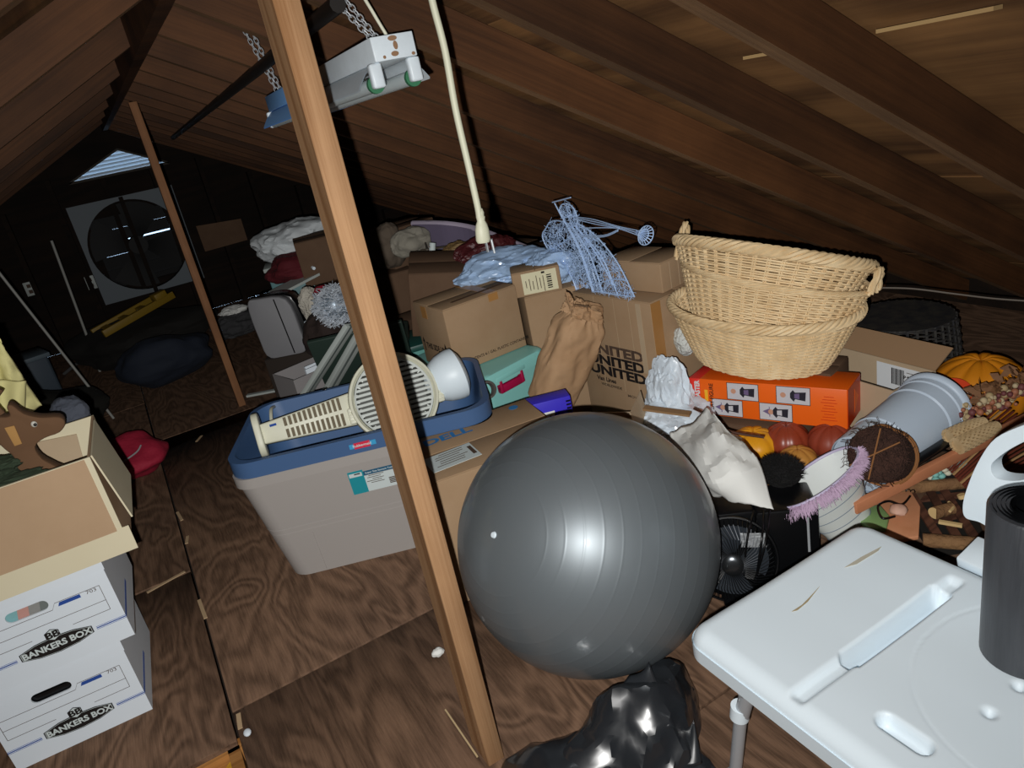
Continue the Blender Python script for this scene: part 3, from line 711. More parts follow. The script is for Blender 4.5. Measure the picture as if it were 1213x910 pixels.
def open_box(label, loc, rz, L, W, h, m=None, min_=None, flaps=(), t=.005, name='cardboard_box', rot=None):
    m = m or CARD; v = thing(name, label, 'box', loc, rz, None, rot)
    MB().box((0, 0, t / 2), (L, W, t)).build('bottom_panel', m, v)
    for s_ in (-1, 1):
        MB().box((0, s_ * (W / 2 - t / 2), h / 2), (L, t, h)).build('side_panel', m, v)
        MB().box((s_ * (L / 2 - t / 2), 0, h / 2), (t, W - 2 * t, h)).build('end_panel', m, v)
    for sd, ln, ang in flaps:      # hinged flaps: side letter, length, angle from upright (outwards positive)
        a = radians(ang)
        if sd in 'fb':
            s_ = -1 if sd == 'f' else 1
            MB().box((0, s_ * (W / 2 + ln / 2 * sin(a)), h + ln / 2 * cos(a)), (L - .006, t * .8, ln), (-s_ * ang, 0, 0)).build('flap', min_ or m, v)
        else:
            s_ = -1 if sd == 'l' else 1
            MB().box((s_ * (L / 2 + ln / 2 * sin(a)), 0, h + ln / 2 * cos(a)), (t * .8, W - .006, ln), (0, s_ * ang, 0)).build('flap', min_ or m, v)
    return v

# box behind the post, under the tote rim
v = carton('long brown carton with blue print and white label beside the grey ball', (.778, 1.930, 0), -8.5, .45, .35, .425, tape='x')
DB = mat('dell_blue', '2f78b4', .7)
text('DELL', .040, DB, v, Matrix.Translation((-.085, .085, .4262)), 1.25, .05)
lb = MB().box((-.115, -.065, .4258), (.155, .105, .0012), (0, 0, 4)).build('shipping_label', LBW, v)
for k in range(6): MB().box((-.125 + .008 * (k % 3), -.095 + .014 * k, .4266), (.09 - .012 * (k % 2), .003, .0004), (0, 0, 4)).build('print_line', INKF, lb)
MB().box((-.049, -.06, .4266), (.012, .06, .0004), (0, 0, 4)).build('barcode', INKF, lb)
MB().lathe([(.0, .001), (.016, .001), (.016, 0)], 20, Matrix.Translation((.165, .135, .4255))).build('ink_mark', DB, v)
MB().box((.02, .165, .4256), (.08, .03, .0006), (0, 0, 6)).build('torn_patch', mm('torn_grey', '6b6258', .9), v)

# aqua tote with a red handle
AQ = mat('aqua_plastic', '8accc6', 0.4, spec=.45); MAG = mat('crimson_plastic', 'a01043', .4, spec=.5)
v = thing('aqua_tote', 'aqua plastic tote with crimson handle, under the brown carton', 'tote', (1.145, 2.735, 0), 14)
tub(MB(), .30, .44, .335, .50, 0, .36, .045, lip=.006).build('tub', AQ, v, smooth=True)
loft(MB(), [[(x, y, z) for x, y in rrect(w_, d_, .05)] for w_, d_, z in ((.372, .54, .345), (.378, .545, .385), (.36, .53, .396), (.33, .50, .398))]).build('lid', AQ, v, smooth=True)
h_ = MB(); h_.box((-.03, -.262, .318), (.13, .022, .034), (-4, 0, 0)); hd_ = h_.build('handle', MAG, v, bevel=.006)
for s_ in (-1, 1): MB().box((-.03 + s_ * .058, -.262, .330), (.014, .026, .05), (-4, 0, 0)).build('handle_hook', MAG, hd_, bevel=.003)
MB().box((-.03, -.266, .366), (.16, .014, .02)).build('lid_latch', AQ, v, bevel=.004)
tag(MB().lathe([(.026, -.014), (.034, -.012), (.037, 0), (.034, .012), (.026, .014), (.023, 0), (.026, -.014)], 28, frame((1.033, 2.388, 0.370), (1, .1, 0), (0, .3, 1))).build('rubber_wheel', mm('wheel_grey', '57544f', .8), smooth=True, loc=(1.033, 2.388, 0.370)), 'small grey ring wedged between blue tote rim and aqua tote', 'ring')

v = carton('square brown carton printed THIS SIDE UP, resting on the aqua tote', (1.168, 2.725, .400), 4, .345, .27, .268)
M = FRONT(.035, -.1362, .034)
text('CONTENTS 4-1 GAL. PLASTIC CONTAINERS', .0115, INK, v, M, .92, .02)
M = frame((-.1735, 0.01, .085), (0, -1, 0), (0, 0, 1))
text('THIS SIDE UP', .024, INK, v, M, .78, .05)
for y in (.105, -.085):
    MB().prism([(-.003, -.03), (.003, -.03), (.003, .012), (.010, .008), (0, .032), (-.010, .008), (-.003, .012)], 0, .0006, frame((-.1735, y, .088), (0, -1, 0), (0, 0, 1))).build('arrow_print', INK, v)
for x, y, sx, sy, z, sz in ((0.06, -.1358, .045, .001, .25, .03), (-.1732, .04, .001, .045, .235, .05)): MB().box((x, y, z), (sx, sy, sz)).build('tape', TAPE, v)
MB().box((.06, 0, .2685), (.045, .262, .001)).build('tape', TAPE, v)
MB().box((0.03, -.07, .2690), (.26, .018, .0012), (0, 0, 3)).build('torn_strip', CARDD, v)

v = carton('brown carton with pale kraft sides, standing behind the paper sack', (1.575, 2.70, 0), -20, .30, .30, .598)
v = carton('small flat carton with cream barcode label, on a taller carton', (1.478, 2.655, .600), -27, .20, .16, .105, tape='y')
lb = MB().box((.012, -.0805, .052), (.145, .001, .088)).build('shipping_label', mm('label_cream', 'd8d2b0', .7), v)
for k in range(7): MB().box((.052, -.0812, .020 + .009 * k), (.020, .0006, .004 + .002 * (k % 2))).build('barcode_bar', INK, lb)
for k, (x, h2) in enumerate(((-.045, .03), (-.03, .05), (-.016, .036), (.0, .06), (.014, .045), (.028, .066))): MB().box((x, -.0812, .05 - .004 * (k % 3)), (.003, .0006, h2)).build('print_line', INKF, lb)
MB().box((.03, -.0812, .088), (.014, .0006, .008)).build('logo_block', INK, lb)

# moving carton
UX = Vector((1.579, 2.040, 0)); ua = radians(-83)
u_ = Vector((cos(ua), sin(ua), 0)); v_ = Vector((-u_.y, u_.x, 0))
cpos = UX - u_ * .215 + v_ * .16
v = carton('tall brown moving carton printed UNITED in black, beside the baskets', cpos, -83, .43, .32, .60, tape='x')
for k in range(3): text('UNITED', .038, INKF if k == 2 else INK, v, FRONT(-.015, -.1605, .277 + .047 * k), 1.62, .07)
text('Van Lines', .018, INK, v, FRONT(-.085, -.1605, .238), 1.1, .05); text('WORLDWIDE', .011, INK, v, FRONT(-.06, -.1605, .213), 1.2, .03); text('MOVING', .011, INKF, v, FRONT(.075, -.1605, .190), 1.5, .03)
MB().box((.2155, -.135, .45), (.001, .05, .29)).build('tape', TAPE, v)
MB().box((.150, -.1604, .45), (.025, .001, .28)).build('tape', CARDL, v)
for x in (-.09, .02, .10): MB().box((x, -.1601, .40), (.0015, .0008, .39)).build('crease', CARDL, v)
v = carton('brown carton lid box set on top of the UNITED carton', cpos + Vector((.035, -.03, .6015)), -80, .30, .20, .115, tape='y')
for k in range(3): MB().box((.1508, -.05 + .05 * k, .055), (.001, .002, .10)).build('crease', CARDL, v)

# dark cartons further back
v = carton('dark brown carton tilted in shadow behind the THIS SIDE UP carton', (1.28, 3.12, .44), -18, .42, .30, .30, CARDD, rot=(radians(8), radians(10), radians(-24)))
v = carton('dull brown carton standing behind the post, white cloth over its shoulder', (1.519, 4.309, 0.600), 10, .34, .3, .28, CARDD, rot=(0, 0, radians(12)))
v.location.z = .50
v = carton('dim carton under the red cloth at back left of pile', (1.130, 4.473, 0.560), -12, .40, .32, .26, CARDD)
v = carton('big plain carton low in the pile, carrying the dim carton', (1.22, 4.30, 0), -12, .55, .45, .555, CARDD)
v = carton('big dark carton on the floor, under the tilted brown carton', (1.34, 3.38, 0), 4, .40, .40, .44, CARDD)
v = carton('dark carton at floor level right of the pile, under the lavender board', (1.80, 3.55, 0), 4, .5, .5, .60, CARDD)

# ================================================================ open flaps in front of the moving carton, and the blue box
v = open_box('small open carton with raised flaps behind the grey ball', (1.27, 1.93, .0), -50, .20, .18, .275, CARDL, CARDL, (('f', .07, 12), ('r', .08, -8)))
v = thing('soap_box', 'purple-blue product box with white panel tucked behind the carton corner', 'box', (1.108, 2.066, 0.330), -20)
v.location.z = .29
PUR = mat('violet_print', '3a2fc4', .5)
MB().box((0, 0, .055), (.15, .07, .11)).build('carton', PUR, v, bevel=.002)
pn = MB().box((-.03, -.0355, .045), (.085, .001, .05)).build('panel', PAPER, v)
for k in range(3): MB().box((-.02 + .016 * k, -.0362, .045), (.004, .0006, .022)).build('print_line', INK, pn)
for k in range(7): MB().box((.065, -.0355, .015 + .013 * k), (.016, .001, .006)).build('serration', BLACKP, pn)

# ================================================================ brown paper sack with a twisted top
KR = mat('kraft_paper', 'b59371', 0.75, var=.5, vscale=7, col2='9c7754', spec=.2)
A_, B_ = Vector((1.257, 2.319, 0.260)), Vector((1.409, 2.222, 0.580))
v = thing('paper_sack', 'tall brown paper sack with scrunched top leaning on the cartons', 'bag', A_)
Ma = rot_to(B_ - A_); Ls = (B_ - A_).length
def sackf(u, t):
    a = 2 * pi * u
    r = (.086 + .010 * sin(t * 3)) * (1 if t < .86 else 1 - .25 * sstep(.86, 1, t))
    c, s_ = cos(a), sin(a); k = 4.0; rr2 = r / ((abs(c) ** k + abs(s_) ** k) ** (1 / k))
    p = Vector((rr2 * c * 1.0, rr2 * s_ * .72, t * Ls))
    f_ = crumple((c * .6, s_ * .6, t * 1.0), 2.6, 11)
    return Ma @ (p * 1 + Vector((c, s_, 0)) * (.010 * f_ * (0.4 + t)))
MB().grid(sackf, 72, 40, cu=True).build('sack_body', KR, v, smooth=True).data.set_sharp_from_angle(angle=radians(32))
def neckf(u, t):
    a = 2 * pi * u; r = .075 * (1 - t) + .048 * t + .02 * sin(9 * a) * t + .012 * sin(5 * a + 1)
    p = Vector((r * cos(a) * 1.1 - .02 * t, r * sin(a) * .75, Ls - .005 + .045 * sin(t * pi * .6) + .02 * t * nz((cos(a), sin(a), 0), 3, 4)))
    return Ma @ (p + Vector((cos(a), sin(a), .4)) * .012 * crumple((cos(a), sin(a), t), 3.5, 2))
MB().grid(neckf, 72, 14, cu=True).build('scrunched_top', KR, v, smooth=True).data.set_sharp_from_angle(angle=radians(30))
MB().ell((0, 0, 0), (.06, .045, .012)).build('top_fold', KR, v, smooth=True).matrix_local = Ma @ Matrix.Translation((0, 0, Ls + .02))
def earf(u, t):
    p = Vector((-.07 - .05 * u + .01 * sin(9 * t), -.02 + .05 * (t - .5), Ls + .01 + .07 * u * (1 - .5 * abs(t - .5))))
    return Ma @ (p + Vector((0, .014 * crumple((u, t, 0), 4, 6), .01 * crumple((u, t, 3), 4, 9))))
e = MB().grid(earf, 14, 14).build('paper_ear', KR, v); md = e.modifiers.new('thickness', 'SOLIDIFY'); md.thickness = .0015

# ================================================================ wire angel with a trumpet, drawn in the plane of its frame (y, z) at x = AXP
AXP = 1.56; K = AXP / 1.62
def ap(y, z, dx=0.0): return Vector((dx, y * K - 2.30, 1.4 - (1.4 - z) * K - .60))
v = thing('wire_angel', 'pale blue wire angel figure with wing and trumpet, standing on the UNITED carton', 'figure', (AXP, 2.30, .60))
def wirep(nm, polys, r=.0030, dx=0.0, closed=False, sm=5):
    mb = MB()
    for P in polys: mb.tube(catmull([ap(a, b, dx) for a, b in P], sm), r, 6)
    return mb.build(nm, WIRE, v, smooth=True)
wing = [(2.612,.491),(2.652,.611),(2.735,.665),(2.797,.706),(2.831,.757),(2.825,.785),(2.792,.809),(2.75,.838),(2.699,.848),(2.650,.847),(2.615,.840),(2.563,.806),(2.489,.672),(2.466,.574)]
wo = wirep('wing_frame', [wing, [(2.797,.706),(2.565,.797)], [(2.664,.610),(2.488,.675)], [(2.60,.50),(2.585,.56),(2.57,.55),(2.575,.51),(2.56,.508),(2.545,.555),(2.53,.59),(2.515,.585),(2.500,.57),(2.47,.573)]], dx=.03)
wirep('head_frame', [[(2.565,.835),(2.603,.896),(2.595,.915),(2.579,.928),(2.536,.932),(2.505,.92),(2.490,.90),(2.485,.867),(2.501,.847),(2.565,.835)], [(2.595,.873),(2.49,.885)]])
wirep('halo', [[(2.650,.935),(2.60,.943),(2.508,.958)], [(2.634,.932),(2.595,.873)]], .0028)
wirep('dress_frame', [[(2.565,.835),(2.54,.80),(2.493,.712),(2.456,.572)], [(2.558,.835),(2.53,.80),(2.483,.708),(2.448,.572)], [(2.532,.842),(2.435,.729),(2.387,.579)], [(2.511,.846),(2.43,.79),(2.345,.715),(2.286,.581)], [(2.488,.856),(2.376,.813),(2.256,.713),(2.181,.590)], [(2.51,.846),(2.40,.75),(2.33,.66),(2.31,.62)], [(2.455,.60),(2.30,.645),(2.21,.65)], [(2.456,.575),(2.387,.581),(2.286,.583),(2.181,.592)]])
tr = []
for k in range(9):
    o1 = .010 * sin(k * 2.1); tr.append([(2.482 + .004 * sin(k), .880 + o1 * .5), (2.36, .872 + o1), (2.21, .858 + o1 * .5), (2.10, .845 + o1)])
wirep('trumpet', tr, .0016, -.01)
bell = MB()
bc, bd = ap(2.06, .836, -.01), (ap(2.06, .836) - ap(2.21, .858)).normalized()
Mb = Matrix.Translation(ap(2.10, .845, -.01)) @ rot_to(bd)
for k in range(16):
    a = 2 * pi * k / 16; bell.tube([Mb @ Vector((r * cos(a), r * sin(a), z)) for r, z in ((.007, 0), (.012, .02), (.02, .035), (.033, .045))], .0016, 5)
for r, z in ((.02, .035), (.033, .045)): bell.tube([Mb @ Vector((r * cos(2*pi*j/24), r * sin(2*pi*j/24), z)) for j in range(24)], .0018, 5, closed=True)
bell.build('trumpet_bell', WIRE, v, smooth=True)
wirep('arm', [[(2.505,.832),(2.451,.813),(2.301,.823),(2.208,.850)], [(2.50,.826),(2.44,.808),(2.30,.818),(2.21,.845)], [(2.44,.842),(2.30,.852),(2.2,.856)]], .002, -.012)
def inpoly(p, P):
    c = False
    for i in range(len(P)):
        a, b = P[i], P[i - 1]
        if (a[1] > p[1]) != (b[1] > p[1]) and p[0] < (b[0] - a[0]) * (p[1] - a[1]) / (b[1] - a[1]) + a[0]: c = not c
    return c
dress = [(2.565,.835),(2.54,.80),(2.493,.712),(2.456,.572),(2.387,.579),(2.286,.581),(2.181,.590),(2.256,.713),(2.376,.813),(2.488,.856)]
headp = [(2.565,.835),(2.603,.896),(2.579,.928),(2.536,.932),(2.492,.912),(2.485,.867),(2.501,.847)]
for nm, P, cnt, dx in (('wing_mesh', wing, 620, .03), ('dress_mesh', dress, 620, 0), ('head_mesh', headp, 90, 0)):
    mb = MB(); ys = [p[0] for p in P]; zs = [p[1] for p in P]; r2 = random.Random(5)
    while cnt > 0:
        y, z = r2.uniform(min(ys), max(ys)), r2.uniform(min(zs), max(zs))
        if not inpoly((y, z), P): continue
        a = r2.uniform(0, pi); l = r2.uniform(.012, .026)
        q = [(y + cos(a) * l * t + r2.uniform(-.004, .004), z + sin(a) * l * t + r2.uniform(-.004, .004)) for t in (-.8, -.2, .4, 1)]
        mb.tube([ap(*p, dx + r2.uniform(-.008, .008)) for p in q], .0008, 3, caps=False); cnt -= 1
    mb.build(nm, WIRE, v, kind='stuff')

# ================================================================ wicker baskets
def basket(v, M, R0, R1, h, ell_, nst=44, nrow=22, m=None, rim=.016, amp=.004, stake=.0032, wv=.0036, rimm=None):
    """woven tapered basket: upright stakes, weavers passing in and out, braided rim; M places it"""
    m = m or WICKER
    def R(t): return R0 + (R1 - R0) * (t ** .85)
    st = MB()
    for k in range(nst):
        a = 2 * pi * k / nst
        for da in (-.012, .012):
            st.tube([M @ Vector(((R(t)) * cos(a + da) * ell_[0], (R(t)) * sin(a + da) * ell_[1], h * t)) for t in (0, .33, .66, 1)], stake, 5)
    st.build('stakes', m, v, smooth=True, kind='stuff')
    wb = MB(); seg = nst * 4
    for i in range(nrow):
        t = (i + .5) / nrow
        wb.tube([M @ Vector(((R(t) + amp * cos(nst / 2 * 2 * pi * j / seg + pi * (i % 2))) * cos(2 * pi * j / seg) * ell_[0], (R(t) + amp * cos(nst / 2 * 2 * pi * j / seg + pi * (i % 2))) * sin(2 * pi * j / seg) * ell_[1], h * t + .002 * nz((cos(2*pi*j/seg), sin(2*pi*j/seg), i), 2))) for j in range(seg)], wv, 5, closed=True)
    wb.build('weave', m, v, smooth=True, kind='stuff')
    rb = MB()
    for s_ in range(5):
        ph = 2 * pi * s_ / 5; n = 220
        rb.tube([M @ Vector(((R1 + rim * .62 * cos(ph + 14 * 2 * pi * j / n)) * cos(2 * pi * j / n) * ell_[0], (R1 + rim * .62 * cos(ph + 14 * 2 * pi * j / n)) * sin(2 * pi * j / n) * ell_[1], h + rim * .75 * sin(ph + 14 * 2 * pi * j / n))) for j in range(n)], rim * .48, 6, closed=True)
    rb.build('braided_rim', rimm or m, v, smooth=True)
    MB().lathe([(0, 0), (R0 * .99, 0), (R0 * .99, .008), (0, .008)], 40, M, ell_).build('base', m, v)
def loop_handle(v, M, R1, h, ell_, a, m, size=.05):
    hb = MB()
    for s_ in range(3):
        ph = 2 * pi * s_ / 3
        hb.tube([M @ Vector(((R1 + .004 + .006 * cos(ph + 9 * q)) * cos(a + (q - .5) * .34) * ell_[0], (R1 + .004 + .006 * cos(ph + 9 * q)) * sin(a + (q - .5) * .34) * ell_[1], h + size * sin(pi * q) + .006 * sin(ph + 9 * q))) for q in [k / 16 for k in range(17)]], .006, 6)
    hb.build('handle', m, v, smooth=True)
BXA = radians(-71)
def bmat(c, rx, ry): return Matrix.Rotation(BXA, 4, 'Z') @ Matrix.Rotation(radians(ry), 4, 'Y') @ Matrix.Rotation(radians(rx), 4, 'X')
EL = (1.0, .74)
specs = (('lowest of three nested pale wicker laundry baskets, rim level, nearest the orange box', Vector((1.750, 1.70, .402)), 0, 4, .215, .308, .195),
         ('middle of three nested pale wicker baskets, with rope loop handles, rim tilting down right', Vector((1.745, 1.69, .482)), -10, 10, .22, .300, .215),
         ('topmost of three nested pale wicker baskets, thick braided rim under the rafters', Vector((1.735, 1.69, .568)), -20, 8, .22, .312, .20))
for i, (lb, c, rx, ry_, r0, r1, h) in enumerate(specs):
    v = thing('wicker_basket', lb, 'basket', c, 0, 'nested wicker laundry baskets')
    M = bmat(c, rx, ry_)
    basket(v, M, r0, r1, h, EL, rim=(.015, .008, .017)[i], nrow=(31, 28, 27)[i], wv=.0037)
    if i == 1:
        for a in (0, pi): loop_handle(v, M, r1 + (.024 if a else .012), h, EL, a, WICKER, .115 if a else .07)
DKW = mat('dark_wicker', '26262a', 0.55, var=.6, vscale=20, col2='4a463c')
v = thing('dark_basket', 'dark woven basket turned upside down under the right eave', 'basket', (2.56, 1.74, .29))
basket(v, Matrix.Rotation(radians(-10), 4, 'Z') @ Matrix.Rotation(pi, 4, 'X'), .185, .215, .24, (1, 1), 36, 15, DKW, .01)
o = open_box('low closed crate beneath the dark basket', (2.62, 1.74, 0), -80, .5, .42, .05, CARDD)

# ================================================================ plastic and paper bags
FILMW = mat('white_film', 'd3dfea', 0.35, spec=.5, coat=.2)
FILMB = mat('pale_blue_film', 'a9c6ea', 0.35, spec=.5, coat=.2)
def lump(name, label, cat, c, rad, m, seed, amp=.16, freq=5, group=None, rot=(0, 0, 0), flat=22):
    base = Vector((c[0], c[1], c[2] - rad[2]))
    R = Euler([radians(a) for a in rot]).to_matrix()
    def f(d):
        p = Vector((d.x * rad[0], d.y * rad[1], d.z * rad[2])); k = crumple(d * .30, freq, seed) * amp + .25 * nz(d, 1.3, seed)
        return R @ (p * (1 + k)) + Vector((0, 0, rad[2]))
    mb = MB().ico(5, f)
    o = mb.build(name, m, smooth=True); o.data.set_sharp_from_angle(angle=radians(flat)); o.location = base
    return tag(o, label, cat, group)
lump('plastic_bag', 'crinkled white plastic bag between UNITED carton and wicker baskets', 'bag', (1.519, 1.912, 0.280), (.068, .085, .15), FILMW, 3, .22, 6)
lump('plastic_bag', 'flattened white plastic bag on the floor pile right of grey ball top', 'bag', (1.472, 1.872, 0.200), (.13, .13, .09), FILMW, 8, .22, 6)
lump('plastic_bag', 'pale blue translucent plastic bag behind the small barcode carton', 'bag', (1.444, 2.859, 0.680), (.20, .12, .075), FILMB, 5, .2, 5)
lump('plastic_bag', 'pale blue plastic bag bunched behind the wire angel wing', 'bag', (1.583, 2.676, 0.660), (.13, .10, .085), FILMB, 9, .2, 5)
lump('plastic_bag', 'large white plastic sack on top of the far left pile', 'bag', (1.025, 4.811, 0.780), (.23, .20, .12), mat('white_sack', 'c9cfd2', .6), 12, .2, 4)
lump('knit_bundle', 'small bundle of white netting beside the lower basket', 'netting', (1.701, 2.020, 0.420), (.04, .04, .055), mat('white_net', 'cfd4d0', .8, bump=.8, bscale=90), 2, .1, 7)
o = sheet_bag('paper_sheet', 'crumpled white paper sheet with a raised peak draped beside the ball', 'paper', PAPER,
  (((1.291, 1.650, 0.300), (1.326, 1.593, 0.340), (1.351, 1.538, 0.410), (1.311, 1.469, 0.430)), ((1.233, 1.568, 0.280), (1.223, 1.438, 0.360), (1.240, 1.378, 0.400), (1.294, 1.371, 0.380)), ((1.180, 1.458, 0.260), (1.152, 1.319, 0.330), (1.207, 1.279, 0.360), (1.279, 1.281, 0.340)), ((1.185, 1.387, 0.240), (1.178, 1.300, 0.270), (1.197, 1.233, 0.280), (1.239, 1.198, 0.270))), 24, 24, .034, 5, 3, (1.330, 1.494, 0.250))
lump('paper_wad', 'wad of crumpled white paper supporting the paper sheet', 'paper', (1.382, 1.595, 0.220), (.11, .11, .10), PAPER, 21, .2, 5)
o = MB().tube(catmull([(1.403, 1.658, 0.360), (1.395, 1.590, 0.360), (1.377, 1.523, 0.350), (1.390, 1.468, 0.340), (1.446, 1.415, 0.320)]), .004, 6).build('dark_twig', mm('twig_brown', '4a2a1c', .7), smooth=True, loc=(1.377, 1.523, 0.350))
tag(o, 'thin dark twig lying across left end of orange box', 'twig')
o = MB().box((0, 0, 0), (.16, .03, .008), (0, 6, -58)).build('wood_slat', mm('slat_tan', '8f6f4c', .8)); o.location = (1.403, 1.796, 0.310)
tag(o, 'short tan wooden slat poking from white bag at left of orange box', 'slat')

# ================================================================ orange display-figure box
ORG = mat('orange_print', 'ea6412', 0.45, spec=.4); RED = mat('red_print', 'd8352a', .45, spec=.4); REDD = mat('dark_orange_print', 'c93c10', .4)
pa, pb = Vector((1.579, 1.885, 0.200)), Vector((1.794, 1.402, 0.200))
ux = (pb - pa).normalized(); ang = math.degrees(math.atan2(ux.y, ux.x)); Lb = (pb - pa).length
nb = Vector((-ux.y, ux.x, 0))
v = thing('figure_box', 'bright orange box with four costume pictures lying below the wicker baskets', 'box', (pa + pb) / 2 + nb * .0825, 0)
v.rotation_euler = (radians(-4), 0, radians(ang))
Wb, Hb = .165, .135
MB().box((.02, 0, Hb / 2), (Lb - .04, Wb, Hb)).build('carton', ORG, v, bevel=.003)
MB().box((-Lb / 2 + .021, 0, Hb / 2), (.042, Wb + .0008, Hb + .0008)).build('end_band', RED, v, bevel=.003)
MB().box((Lb / 2 + .0008, 0, Hb / 2), (.0012, Wb - .006, Hb - .006)).build('end_flap', REDD, v)
MB().prism([(0, -.04), (.05, .0), (0, .04)], 0, .0008, frame((Lb / 2 + .0016, -.0, Hb / 2), (0, 1, 0), (0, 0, 1))).build('end_fold', ORG, v)
fy = -Wb / 2 - .0008
PIC = mat('picture_ground', 'c2c2c8', .5); PUP = mat('picture_black', '22202c', .6); PSK = mat('picture_skin', 'c09078', .6); PVI = mat('picture_violet', '6a5a80', .6)
for cx, cz, kind in ((-.070, .099, 0), (-.127, .035, 1), (.098, .101, 0), (.040, .036, 1)):
    fr_ = plate(MB(), FRONT(cx, fy + .0004, cz), .108, .060, .0008).build('picture', PIC, v)
    bd_ = MB()
    for s_ in (-1, 1):
        bd_.box((cx, fy - .0008, cz + s_ * .030), (.110, .0008, .0016)); bd_.box((cx + s_ * .054, fy - .0008, cz), (.0016, .0008, .060))
    bd_.build('picture_border', INK, fr_)
    Mq = FRONT(cx, fy - .0005, cz) @ Matrix.Diagonal((1.15, 1.15, 1, 1))
    if kind:
        MB().prism([(-.038, 0), (-.018, .010), (-.020, .015), (-.017, .015), (-.016, -.015), (-.019, -.015), (-.018, -.010)], 0, .0005, Mq).build('printed_hat', PVI, fr_)
    MB().lathe([(0, .0006), (.008, .0006), (.008, 0)], 14, Mq @ Matrix.Translation((-.014 if kind else -.028, 0, 0))).build('printed_face', PSK, fr_)
    MB().prism([(-.008, -.007), (.002, -.018), (.006, -.010), (.034, -.014), (.036, .013), (.006, .010), (0, .017), (-.008, .007)], 0, .0007, Mq).build('printed_figure', PUP, fr_)
    MB().prism([(.004, -.007), (.018, -.009), (.018, .008), (.004, .006)], 0, .0010, Mq).build('printed_shirt', PIC if kind else PVI, fr_)
VERT = lambda x, z: frame((x, fy - .0006, z), (0, 0, 1), (-1, 0, 0))
text('MASTER', .017, LBW, v, VERT(-Lb / 2 + .032, .090), .85, .06); text('OF DISGUISE', .007, LBW, v, VERT(-Lb / 2 + .029, .035), .8, .02)
YEL = mat('yellow_print', 'e8b028', .5)
plate(MB(), VERT(-Lb / 2 + .064, .066), .06, .012, .0006).build('yellow_bar', YEL, v)
text('PLAY FIGURE', .014, INK, v, VERT(-Lb / 2 + .083, .068), .9, .03)
for k in range(9): MB().box((Lb / 2 - .055, fy, .026 + .010 * k), (.05 - .01 * (k % 3), .0006, .0022)).build('print_line', REDD, v)

# ================================================================ open carton with a label, pumpkin, ribbed pots
v = open_box('open brown carton with white label inside, behind the orange box', (2.05, 1.54, .10), -93, .40, .20, .20, CARDL, CARDIN, (('b', .10, 60),))
lb = MB().box((.07, .0935, .135), (.17, .001, .10)).build('shipping_label', mm('label_bright', 'd9dde0', .7), v)
for k in range(9): MB().box((.045 + .0055 * k, .0928, .145), (.003 if k % 3 else .0045, .0006, .06)).build('barcode_bar', INK, lb)
text('P FWA', .012, INK, lb, FRONT(.115, .0926, .15), 1, .05)
for k in range(5): MB().box((.115, .0928, .105 + .016 * k - (.02 if k > 2 else 0) * 0), (.03, .0006, .002)).build('print_line', INKF, lb)
for yy, zz, l in ((.02, .10, .10), (-.02, .12, .06)): MB().box((.2008, yy, zz), (.0008, .012, l)).build('crease', INKF, v)
v = carton('closed carton under the open labelled carton', (2.06, 1.56, 0), -90, .44, .26, .098, CARDD)

def pumpkin(label, c, r, hz, m, ribs=10, name='pumpkin', stem=False, rot=(0, 0, 0), amp=.05):
    base = Vector(c) - Vector((0, 0, hz)); v = thing(name, label, name, base)
    f_ = lambda d: (1 - amp * abs(cos(ribs / 2 * math.atan2(d.y, d.x))) ** 6) * (1 - .12 * math.exp(-(d.x ** 2 + d.y ** 2) / .02))
    R = Euler([radians(a) for a in rot]).to_matrix()
    mb = MB().ell((0, 0, 0), (r, r, hz), 80, 28, f_); mb.v = [tuple(R @ Vector(p) + Vector((0, 0, hz))) for p in mb.v]
    mb.build('shell', m, v, smooth=True)
    if stem: MB().tube([R @ Vector((0, 0, hz * .8)) + Vector((0, 0, hz)), R @ Vector((.006, 0, hz + .015)) + Vector((0, 0, hz)), R @ Vector((.02, .004, hz + .035)) + Vector((0, 0, hz))], [.014, .010, .011], 8).build('stem', mm('stem_brown', '6a5634', .8), v, smooth=True)
    return v
PUM = mat('pumpkin_orange', 'd6861a', .45, var=.5, vscale=5, col2='b86a10'); GRD = mat('gourd_red', '8a3a24', .35, spec=.5); GRY = mat('gourd_yellow', 'dd9a1c', .45)
v = pumpkin('big orange pumpkin with a red hang tag under the right eave', (2.384, 1.333, 0.140), .155, .125, PUM)
bp_ = Vector((2.247, 1.344, 0.170)) - Vector(v.location); n_ = (CAM - Vector((2.247, 1.344, 0.170))).normalized()
Mt = frame(bp_ + n_ * .05, (0.62, -.78, 0), Vector((0, 0, 1)))
tg = MB().lathe([(0, .0015), (.062, .0015), (.062, 0), (0, 0)], 40, Mt).build('hang_tag', mm('tag_red', 'd0401c', .5), v)
plate(MB(), Mt @ Matrix.Translation((.012, .004, .002)) @ Matrix.Rotation(radians(25), 4, 'Z'), .034, .03).build('price_sticker', LBW, tg)
for k in range(5): plate(MB(), Mt @ Matrix.Translation((.012, .004, .003)) @ Matrix.Rotation(radians(25), 4, 'Z') @ Matrix.Translation((-.008 + .004 * k, 0, 0)), .002, .018).build('barcode_bar', INK, tg)
MB().tube([Mt @ Vector((.03, -.03, .003)), Mt @ Vector((.05, .03, .006))], .002, 6).build('tag_tie', LBW, tg)
pumpkin('shiny red-brown gourd in the middle under the orange box', (1.701, 1.565, 0.150), .075, .065, GRD, 8, 'gourd')
pumpkin('dull red gourd farther right under the orange box', (1.773, 1.447, 0.160), .075, .06, mat('gourd_rust', '8a3a26', .5), 8, 'gourd')
pumpkin('bright yellow gourd half covered by the white paper', (1.622, 1.635, 0.150), .085, .05, GRY, 8, 'gourd')
